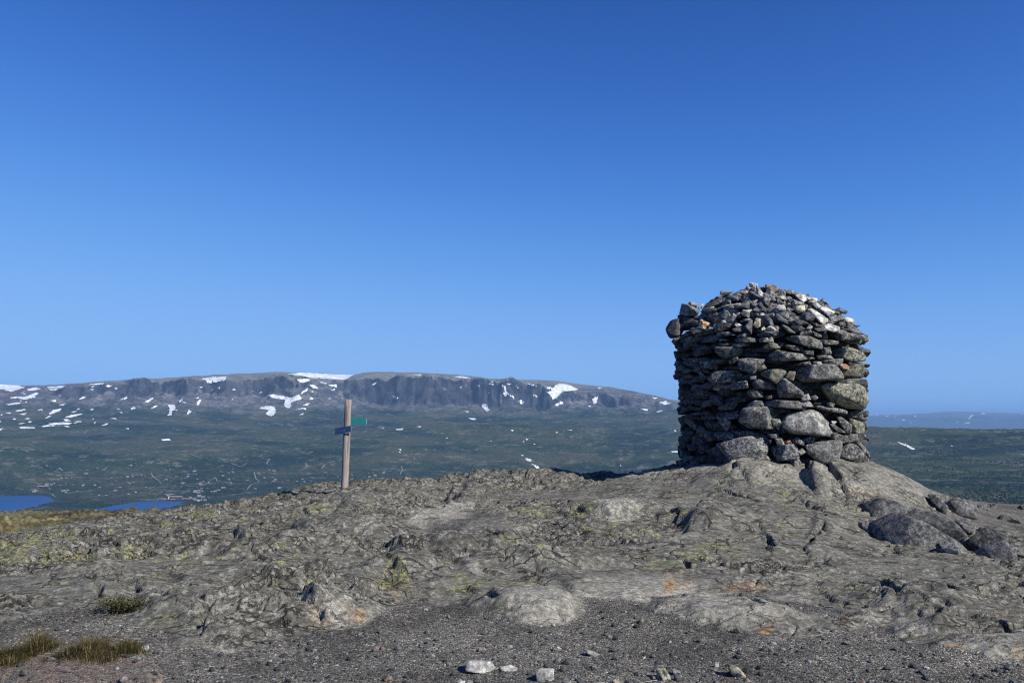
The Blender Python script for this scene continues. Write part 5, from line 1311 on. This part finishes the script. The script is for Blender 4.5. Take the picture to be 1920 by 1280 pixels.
for poly, code, crust, lab in [
    ([(165, 170), (290, 175), (325, 215), (230, 228), (165, 217)], 'w', 0.0, 'long cream white stone block on the gravel, largest of the loose stones'),
    ([(350, 205), (400, 195), (430, 205), (420, 222), (360, 224)], 'l', 0.1, 'flat grey stone just right of the long cream white block'),
    ([(540, 235), (570, 212), (630, 215), (632, 270), (600, 278), (545, 268)], 'w', 0.0, 'chunky white stone at the bottom middle of the photo'),
    ([(1195, 215), (1240, 215), (1270, 260), (1230, 270), (1200, 250)], 'g', 0.8, 'rounded stone with a yellow lichen spot on the gravel'),
    ([(1590, 195), (1640, 208), (1680, 250), (1650, 258), (1600, 225)], 't', 0.2, 'flat tilted tan stone with a dark shadow on its left'),
    ([(1510, 180), (1535, 178), (1532, 205), (1512, 203)], 'w', 0.0, 'small white stone just left of the tilted tan stone'),
    ([(815, 113), (850, 118), (882, 130), (860, 140), (830, 132)], 'l', 0.1, 'thin flat grey stone farther back on the gravel'),
    ([(655, 86), (672, 100), (665, 104), (653, 103)], 'w', 0.0, 'tiny pointed white stone far back on the gravel'),
    ([(160, 220), (182, 218), (182, 243), (160, 243)], 'm', 0.1, 'small grey stone against the front of the long cream white block'),
    ([(750, 265), (785, 265), (782, 283), (755, 283)], 'd', 0.1, 'dark stone at the bottom edge right of the chunky white stone'),
    ([(955, 274), (985, 272), (992, 288), (960, 290)], 't', 0.0, 'small reddish tan stone at the bottom edge of the photo'),
    ([(1280, 215), (1322, 225), (1312, 242), (1285, 232)], 'l', 0.1, 'pale chip of rock beside the lichen spotted stone'),
    ([(1290, 245), (1320, 240), (1335, 265), (1300, 277)], 's', 0.1, 'dark stone just right of the lichen spotted stone'),
    ([(375, 85), (415, 82), (410, 98), (385, 97)], 'm', 0.1, 'flat grey stone far back on the gravel, above the cream white block'),
    ([(1425, 55), (1460, 50), (1470, 62), (1440, 70)], 'm', 0.1, 'flat grey stone on the gravel in front of the long rock tongue'),
    ([(1820, 68), (1845, 66), (1848, 80), (1824, 80)], 'l', 0.0, 'small pale stone on the gravel below the right end of the rock tongue')]:
    traced_stone('loose_stone', S(2.909, 820, 1180, [poly])[0], code, crust, lab, 'stone', GS, depth=1.0, sink=0.12)
traced_stone('loose_stone', [(266, 1211), (277, 1210), (278, 1216), (269, 1217)], 'l', 0.0, 'small pale stone on the gravel right of the grass tufts', 'stone', GS)

# ---- gravel: the single grains that stand out
npeb = 12000
cand_y = 4.55 * (12.0 / 4.55) ** RNG.uniform(0, 1, npeb * 4) ** 1.25
cand_x = RNG.uniform(-0.72, 0.78, npeb * 4) * cand_y
extra_y = RNG.uniform(10.5, 18.5, 3000); extra_x = extra_y * RNG.uniform(0.50, 0.70, 3000)
cx_, cy_ = np.concatenate([cand_x, extra_x]), np.concatenate([cand_y, extra_y])
zz_, _, _, gmask, hmask, smask, _, _ = ground_eval(cx_, cy_, True)
keep = np.where((gmask > 0.75) & (hmask < 0.1) | (RNG.uniform(size=len(cx_)) < 0.02))[0][:npeb]
D0, F0 = ICO[0]
sz = np.clip(0.0036 * (1 - RNG.uniform(0, 1, len(keep))) ** (-0.5), 0.0035, 0.026) * RNG.uniform(0.8, 1.3, len(keep))
vs, tn = [], []
cols = np.array([TINT[c] for c in '.....ddsmmmmmlb'])
pick = cols[RNG.integers(0, len(cols), len(keep))] * RNG.uniform(0.7, 1.3, (len(keep), 1))
for k, i in enumerate(keep):
    sc = np.array([1, RNG.uniform(0.6, 1), RNG.uniform(0.35, 0.8)]) * sz[k]
    a = RNG.uniform(0, 6.28)
    Vp = D0 * sc * RNG.uniform(0.75, 1.2, (len(D0), 1))
    Vp = np.stack([Vp[:, 0] * math.cos(a) - Vp[:, 1] * math.sin(a), Vp[:, 0] * math.sin(a) + Vp[:, 1] * math.cos(a), Vp[:, 2]], 1)
    vs.append(Vp + (cx_[i], cy_[i], zz_[i] + sc[2] * 0.35))
nv = len(D0)
pm = mesh_from('gravel', np.concatenate(vs), (F0[None] + (np.arange(len(keep)) * nv)[:, None, None]).reshape(-1, 3), False)
cattr(pm, 'tint', np.repeat(np.column_stack([pick, np.ones(len(pick))]), nv, 0)); attr(pm, 'crust', np.zeros(len(keep) * nv))
link('gravel', pm, M_STONE, kind='stuff', label='loose grey gravel scattered over the ground')

# ---- grass tufts and the low shrub
def blade_material(name, lo, hi):
    n = Nodes(name)
    f = n.noise(40.0, 3, 0.6)
    c = n.mix(1.0, n.attr('tint', 'Color'), n.ramp(f, [(0.3, lo), (0.7, hi)]), 'MULTIPLY')
    return n.finish(c, 0.8, None, 0.2)
M_GRASS = blade_material('dry_grass', 0.75, 1.25)
def tuft(px0, px1, py, count, height, lab, cols, name='grass_tuft', spread=0.9, cat='grass'):
    a, b = ground_at(px0, py), ground_at(px1, py)
    L = np.linalg.norm(b - a)
    c0 = (a + b) / 2
    V, F, TN = [], [], []
    for k in range(count):
        t, s = RNG.uniform(-0.5, 0.5) + RNG.normal(0, 0.06), RNG.normal(0, 0.07 + 0.05 * L)
        x = c0[0] + (b[0] - a[0]) * t + s * 0.3; y = c0[1] + (b[1] - a[1]) * t + s
        V.append((x, y))
    xy = np.array(V); zb = gz(xy[:, 0], xy[:, 1]); clump = sstep(-0.4, 0.5, fbm(xy[:, 0] * 7, xy[:, 1] * 7, 2, 88))
    vv, ff, tt = [], [], []
    for k in range(count):
        h = height * RNG.uniform(0.3, 1.15) * (0.45 + 0.75 * clump[k]) * math.exp(-((xy[k, 0] - c0[0]) / (0.5 * L + 1e-6)) ** 4)
        th = RNG.uniform(0, 6.28); lean = RNG.uniform(0.2, 1.5) * h
        d = np.array([math.cos(th), math.sin(th), 0]); sdir = np.array([-d[1], d[0], 0]) * RNG.uniform(0.0010, 0.0022)
        p0 = np.array([xy[k, 0], xy[k, 1], zb[k] - 0.01]); p1 = p0 + d * lean * 0.35 + [0, 0, h * 0.6]; p2 = p0 + d * lean + [0, 0, h * RNG.uniform(0.75, 1.0)]
        o = len(vv)
        vv += [p0 - sdir, p0 + sdir, p1 + sdir * 0.8, p1 - sdir * 0.8, p2]
        ff += [(o, o + 1, o + 2), (o, o + 2, o + 3), (o + 3, o + 2, o + 4)]
        tt += [(*(np.array(cols[RNG.integers(0, len(cols))]) * RNG.uniform(0.7, 1.25)), 1)] * 5
    m = mesh_from(name, np.array(vv) - c0, np.array(ff), False)
    cattr(m, 'tint', np.array(tt))
    link(name, m, M_GRASS, loc=c0, label=lab, category=cat, group='grass tufts at the lower left')
GC = [(0.075, 0.055, 0.018), (0.13, 0.095, 0.034), (0.045, 0.046, 0.014), (0.17, 0.13, 0.06), (0.07, 0.042, 0.018), (0.04, 0.027, 0.015), (0.06, 0.062, 0.018), (0.10, 0.085, 0.028)]
tuft(42, 98, 1220, 2600, 0.14, 'tall olive grass tuft, highest of the clump at the lower left', GC)
tuft(108, 262, 1226, 4800, 0.105, 'broad low olive grass tuft beside the bare brown earth', GC)
tuft(-30, 56, 1238, 2800, 0.095, 'grass tuft cut by the left edge of the photo', GC)
M_LEAF = blade_material('shrub_leaves', 0.7, 1.3)
def shrub(px, py, wpx, lab):
    c = ground_at(px, py)
    s = wpx / FPX * np.linalg.norm(c - EYE)
    root = link('dwarf_shrub', None, None, loc=c, label=lab, category='shrub')
    vv, ff, tt, sv, sf = [], [], [], [], []
    for k in range(46):
        th = RNG.uniform(0, 6.28); L = RNG.uniform(0.25, 0.62) * s
        tip = np.array([math.cos(th) * L, math.sin(th) * L * 0.6, RNG.uniform(0.05, 0.2) * s])
        base = np.array([RNG.normal(0, 0.08) * s, RNG.normal(0, 0.05) * s, -0.02])
        o = len(sv); side = np.cross(tip - base, [0, 0, 1]); side = side / (np.linalg.norm(side) + 1e-9) * 0.0022
        sv += [base - side, base + side, tip + side * 0.4, tip - side * 0.4]; sf += [(o, o + 1, o + 2), (o, o + 2, o + 3)]
        for j in range(34):
            t = RNG.uniform(0.2, 1.0); p = base + (tip - base) * t + RNG.normal(0, 0.022, 3) + [0, 0, 0.012]
            a = RNG.normal(size=3); a /= np.linalg.norm(a); b = np.cross(a, RNG.normal(size=3)); b /= np.linalg.norm(b)
            l = RNG.uniform(0.006, 0.013); o = len(vv)
            vv += [p - a * l, p + b * l * 0.5, p + a * l, p - b * l * 0.5]; ff += [(o, o + 1, o + 2), (o, o + 2, o + 3)]
            tt += [(*(np.array([(0.035, 0.045, 0.014), (0.06, 0.062, 0.02), (0.10, 0.075, 0.025), (0.03, 0.032, 0.012)][RNG.integers(0, 4)]) * RNG.uniform(0.7, 1.3)), 1)] * 4
    m = mesh_from('leaves', np.array(vv), np.array(ff), False); cattr(m, 'tint', np.array(tt)); link('leaves', m, M_LEAF, parent=root)
    m = mesh_from('stems', np.array(sv), np.array(sf), False); cattr(m, 'tint', np.tile([0.05, 0.035, 0.025, 1], (len(sv), 1))); link('stems', m, M_LEAF, parent=root)
shrub(240, 1142, 95, 'low dark green dwarf shrub growing in a rock hollow at the left')

# ---- signpost
def wood_material():
    n = Nodes('weathered_wood')
    g = n.noise(1.0, 6, 0.65, n.scaled((60, 60, 3.0)))
    b = n.noise(1.0, 4, 0.6, n.scaled((5, 5, 3)))
    c = n.ramp(g, [(0.38, (0.13, 0.10, 0.082)), (0.5, (0.25, 0.205, 0.175)), (0.62, (0.38, 0.34, 0.31))])
    c = n.mix(n.step(b, 0.45, 0.7), c, (0.28, 0.225, 0.195))
    return n.finish(c, 0.85, n.bump(g, 0.5, 0.01))
M_WOOD = wood_material()
M_BLUE = plain('blue_sign_paint', (0.012, 0.040, 0.115), 0.45, 0.15, 20, 0.4)
M_TEAL = plain('teal_sign_paint', (0.010, 0.150, 0.155), 0.5, 0.12, 12, 0.3)
M_LETTER = plain('pale_blue_lettering', (0.035, 0.075, 0.15), 0.6, 0.15, 30)
M_EDGE = plain('pale_sign_edge', (0.30, 0.36, 0.46), 0.5, 0.1, 30)
pb = ground_at(645.5, 913)
PYD = pb[1]
def on_plane(px, py, dy=0.0):
    return at_y(px, py, PYD + dy)
post = link('signpost', None, None, loc=pb, label='leaning weathered wooden post with a blue and a teal sign board', category='signpost')
ptop = on_plane(653.2, 749)
nseg, nlev = 16, 14
vs = []
for i in range(nlev):
    t = i / (nlev - 1)
    c = (pb + (0, 0, -0.12)) * (1 - t) + ptop * t
    for k in range(nseg):
        th = 2 * math.pi * k / nseg
        r = (0.058 - 0.004 * t) * (1 + 0.05 * math.sin(3 * th + t * 4) + 0.02 * math.sin(7 * th))
        vs.append(c + (r * math.cos(th), r * math.sin(th), 0) - pb)
top_c = len(vs); vs.append(ptop - pb + (0, 0, 0.004))
pv = np.array(vs); quads = grid_faces(nlev, nseg, True)
tris = np.concatenate([quads[:, [0, 1, 2]], quads[:, [0, 2, 3]], [[(nlev - 1) * nseg + k, (nlev - 1) * nseg + (k + 1) % nseg, top_c] for k in range(nseg)]])
link('post', mesh_from('post', pv, tris), M_WOOD, parent=post)
def slab(c4, th):
    """thin board from four corners (left top, right top, right bottom, left bottom)"""
    c4 = np.array(c4); n_ = np.cross(c4[1] - c4[0], c4[3] - c4[0]); n_ /= np.linalg.norm(n_)
    v = np.concatenate([c4, c4 + n_ * th])
    f = np.array([[0, 1, 2, 3], [7, 6, 5, 4], [0, 4, 5, 1], [1, 5, 6, 2], [2, 6, 7, 3], [3, 7, 4, 0]])
    return v, f, n_
fo = -0.085
blue_c = [on_plane(628.0, 802.6, fo + 0.02), on_plane(659.4, 797.4, fo), on_plane(659.4, 810.4, fo), on_plane(627.7, 815.2, fo + 0.02)]
v, f, nb = slab(blue_c, 0.014)
if nb[1] < 0:
    v, f, nb = slab(blue_c, -0.014); nb = -nb
blue = link('sign_board', mesh_from('sign_board', v - pb, f, False), M_BLUE, parent=post, label='dark blue sign board with pale lettering, pointing left')
B = np.array(blue_c)
def bp(s, t, lift=0.003):
    p = (B[0] * (1 - s) + B[1] * s) * (1 - t) + (B[3] * (1 - s) + B[2] * s) * t
    return p + np.array([0, -1, 0]) * lift
def strokes(name, segs, wdt, mat, parent):
    vv, ff = [], []
    for (s0, t0), (s1, t1) in segs:
        a, b = bp(s0, t0), bp(s1, t1)
        d = b - a; sd = np.cross(d, [0, -1, 0]); sd = sd / (np.linalg.norm(sd) + 1e-9) * wdt / 2
        o = len(vv); vv += [a - sd, b - sd, b + sd, a + sd, a - sd + [0, 0.0025, 0], b - sd + [0, 0.0025, 0], b + sd + [0, 0.0025, 0], a + sd + [0, 0.0025, 0]]
        ff += [[o, o + 1, o + 2, o + 3], [o + 4, o + 7, o + 6, o + 5], [o, o + 4, o + 5, o + 1], [o + 2, o + 6, o + 7, o + 3], [o, o + 3, o + 7, o + 4], [o + 1, o + 5, o + 6, o + 2]]
    return link(name, mesh_from(name, np.array(vv) - pb, np.array(ff), False), mat, parent=parent)
strokes('border', [((0.97, 0.04), (0.97, 0.96)), ((0.62, 0.95), (0.97, 0.95))], 0.007, M_EDGE, blue)
strokes('arrow_mark', [((0.10, 0.08), (0.035, 0.5)), ((0.035, 0.5), (0.10, 0.92))], 0.010, M_LETTER, blue)
glyphs = []
sx = 0.13
for k, pat in enumerate('IEIAETIAI'):           # worn lettering, no longer readable in the photograph
    w_ = 0.034
    y0, y1 = 0.42, 0.66
    glyphs.append(((sx, y0), (sx, y1)))
    if pat in 'EA':
        glyphs.append(((sx, (y0 + y1) / 2), (sx + w_, (y0 + y1) / 2)))
    if pat in 'ET':
        glyphs.append(((sx, y1), (sx + w_, y1)))
    if pat == 'A':
        glyphs.append(((sx + w_, y0), (sx + w_, y1)))
    sx += 0.047
strokes('lettering', glyphs, 0.006, M_LETTER, blue)
strokes('emblem', [((0.555, 0.30), (0.60, 0.55)), ((0.60, 0.55), (0.565, 0.80)), ((0.565, 0.80), (0.545, 0.55)), ((0.545, 0.55), (0.555, 0.30))], 0.010, M_LETTER, blue)
teal_c = [on_plane(656.5, 782.3, 0.02), on_plane(686.6, 784.0, 0.05), on_plane(686.2, 796.0, 0.05), on_plane(656.0, 794.6, 0.02)]
v, f, nt = slab(teal_c, 0.014)
teal = link('sign_board', mesh_from('sign_board', v - pb, f, False), M_TEAL, parent=post, label='plain teal sign board on the right of the post')
e0, e1 = np.array(teal_c[1]), np.array(teal_c[2])
v, f, _ = slab([e0 + (0, -0.003, 0), e0 + (0.005, -0.003, 0), e1 + (0.005, -0.003, 0), e1 + (0, -0.003, 0)], 0.02)
link('edge_strip', mesh_from('edge_strip', v - pb, f, False), M_EDGE, parent=teal)
for sx_ in ():
    p = bp(sx_, 0.5, 0.006)
    v, f = box(-0.008, 0.008, -0.004, 0.004, -0.008, 0.008)
    link('bolt', mesh_from('bolt', v + p - pb, f, False), M_EDGE, parent=blue)

# ================================================================== THINGS IN THE VALLEY
# ---- birch woodland: small dark crowns, one mass
NT = 9000
ta = RNG.uniform(-0.62, 0.62, NT * 4); tr = np.where(ta < 0.28, RNG.uniform(3750, 5900, NT * 4), RNG.uniform(2500, 5000, NT * 4))
tx, ty = tr * np.sin(ta), tr * np.cos(ta)
tz = terrain_z(tx, ty)
dens = sstep(-0.15, 0.35, fbm(tx / 330, ty / 260, 4, 301)) * np.where(ta < 0.28, sstep(-225, -320, tz), sstep(-60, -170, tz))
ok = (RNG.uniform(size=len(tx)) < dens) & (tz > LAKE_Z + 1.0)
tx, ty, tz = tx[ok][:NT], ty[ok][:NT], tz[ok][:NT]
vs = []
for k in range(len(tx)):
    h = RNG.uniform(3.0, 6.5); r = h * RNG.uniform(0.45, 0.75)
    vs.append(D0 * RNG.uniform(0.8, 1.2, (nv, 1)) * (r, r, h * 0.55) + (tx[k], ty[k], tz[k] + h * 0.4))
M_WOODS = plain('birch_woodland', (0.018, 0.032, 0.013), 1.0, 0.5, 0.02, 0.05)
link('birch_woodland', mesh_from('birch_woodland', np.concatenate(vs), (F0[None] + (np.arange(len(tx)) * nv)[:, None, None]).reshape(-1, 3)), M_WOODS, kind='stuff', label='dark green birch woodland on the valley floor and slopes')

# ---- cabins
M_PALE = plain('pale_cabin_wall', (0.26, 0.25, 0.23), 0.8, 0.15, 0.1)
M_ROOF = plain('light_grey_roof', (0.20, 0.20, 0.20), 0.7, 0.15, 0.1)
M_DARKW = plain('dark_red_timber', (0.060, 0.022, 0.030), 0.8, 0.2, 0.1)
M_DROOF = plain('grey_pink_roof', (0.20, 0.165, 0.165), 0.8, 0.2, 0.1)
M_WHITE = plain('white_paint', (0.75, 0.75, 0.73), 0.6, 0.05, 0.1)
M_GLASS = plain('window_glass', (0.03, 0.04, 0.05), 0.2, 0.1, 0.1, 0.5)
def house_mesh(name, L, Wd, hw, hr, mats, over=0.6):
    x, y = L / 2, Wd / 2
    v = [(-x, -y, -2), (x, -y, -2), (x, y, -2), (-x, y, -2), (-x, -y, hw), (x, -y, hw), (x, y, hw), (-x, y, hw), (-x, 0, hw + hr - 0.15), (x, 0, hw + hr - 0.15)]
    f = [(0, 1, 5, 4), (1, 2, 6), (1, 6, 5), (2, 3, 7, 6), (3, 0, 4), (3, 4, 7), (5, 6, 9), (7, 4, 8)]
    o = len(v); xo, yo = x + over, y + over; k = hr / y * over
    v += [(-xo, -yo, hw - k), (xo, -yo, hw - k), (xo, 0, hw + hr), (-xo, 0, hw + hr), (xo, yo, hw - k), (-xo, yo, hw - k)]
    v += [(a, b, c + 0.3) for a, b, c in v[o:]]
    f += [(o + 6, o + 7, o + 8, o + 9), (o + 9, o + 8, o + 10, o + 11), (o, o + 3, o + 2, o + 1), (o + 3, o + 5, o + 4, o + 2), (o, o + 1, o + 7, o + 6), (o + 5, o + 11, o + 10, o + 4),
          (o, o + 6, o + 9, o + 3), (o + 3, o + 9, o + 11, o + 5), (o + 1, o + 2, o + 8, o + 7), (o + 2, o + 4, o + 10, o + 8)]
    m = bpy.data.meshes.new(name); m.from_pydata(v, [], f); m.update()
    for mt in mats:
        m.materials.append(mt)
    for i, p in enumerate(m.polygons):
        p.material_index = 0 if i < 8 else 1
    return m
CAB = [house_mesh('cabin', 11, 7.5, 2.8, 2.0, (M_PALE, M_ROOF)), house_mesh('cabin', 9, 7, 2.6, 2.0, (M_DARKW, M_ROOF)), house_mesh('cabin', 15, 9, 3.2, 2.4, (M_PALE, M_DROOF))]
zones = [(60, 660, 872, 930, 110), (640, 780, 880, 905, 14), (55, 130, 905, 922, 14), (270, 430, 915, 938, 26)]
for x0, x1, y0, y1, cnt in zones:
    px_, py_ = RNG.uniform(x0, x1, cnt), RNG.uniform(y0, y1, cnt)
    P_, ok = terrain_hit(px_, py_, 3400, 6600)
    for k in range(cnt):
        if not ok[k] or P_[k, 2] < LAKE_Z + 1.5:
            continue
        o = bpy.data.objects.new('cabin', CAB[RNG.choice([0, 1, 1, 2])]); COL.objects.link(o)
        o.location = (P_[k, 0], P_[k, 1], terrain_z(P_[k:k + 1, 0], P_[k:k + 1, 1])[0]); o.rotation_euler.z = RNG.uniform(-0.7, 0.7); o.scale = [RNG.uniform(0.8, 1.35)] * 3
        o['label'] = 'tiny pale roofed cabin scattered among the trees on the valley floor'; o['category'] = 'cabin'; o['group'] = 'cabins on the valley floor'
def building(name, px0, px1, py, Wd, hw, hr, wall, roof, lab, rot=0.0, wins=0, gable=False):
    P_, ok = terrain_hit(np.array([(px0 + px1) / 2]), np.array([py]), 3400, 6000)
    c = P_[0]; c[2] = terrain_z(c[None, 0], c[None, 1])[0]
    L = (px1 - px0) / FPX * math.hypot(c[0], c[1])
    root = link(name, None, None, loc=c, label=lab, category='building'); root.rotation_euler.z = rot
    hm = house_mesh('body', L, Wd, hw, hr, (wall, roof)); o = bpy.data.objects.new('body', hm); COL.objects.link(o); o.parent = root
    for k in range(wins):
        xk = -L / 2 + (k + 0.7) * L / (wins + 0.4)
        v, f = box(xk - 1.2, xk + 1.2, -Wd / 2 - 0.12, -Wd / 2 + 0.1, hw * 0.45, hw * 0.45 + 1.8)
        link('window', mesh_from('window', v, f, False), M_WHITE if k % 3 == 0 else M_GLASS, parent=root)
    if gable:
        g = house_mesh('gable_wing', 24, 22, hw + 5, 7, (wall, roof)); o = bpy.data.objects.new('gable_wing', g); COL.objects.link(o); o.parent = root
        o.location = (-L / 2 - 8, -2, 0); o.rotation_euler.z = math.pi / 2
        v, f = box(-L / 2 + 4.2, -L / 2 + 8.5, -Wd / 2 - 3, -Wd / 2 + 1, -2, hw + 1); link('white_stairwell', mesh_from('white_stairwell', v, f, False), M_WHITE, parent=root)
building('hotel', 316, 342, 934.5, 16, 9, 5, M_DARKW, M_DROOF, 'long dark red hotel with a tall gabled end wing behind the lake arm', -0.10, 9, True)
building('lakeside_building', 343, 365, 937.0, 12, 6, 3, M_DARKW, M_DROOF, 'low dark building row just right of the gabled hotel', -0.06, 7)
building('lakeside_building', 371, 377, 938.5, 10, 5, 1.5, M_WHITE, M_ROOF, 'small white block at the right end of the lakeside row', 0.1, 2)
building('lakeside_building', 378, 384, 936, 12, 12, 4, plain('blue_grey_wall', (0.05, 0.055, 0.10), 0.8, 0.1, 0.1), M_DROOF, 'taller blue grey building standing behind the small white block', 0.1, 3)
building('lakeside_building', 70, 92, 914, 16, 7, 3, M_DARKW, M_ROOF, 'long dark building with a pale roof above the left lake', -0.2, 6)
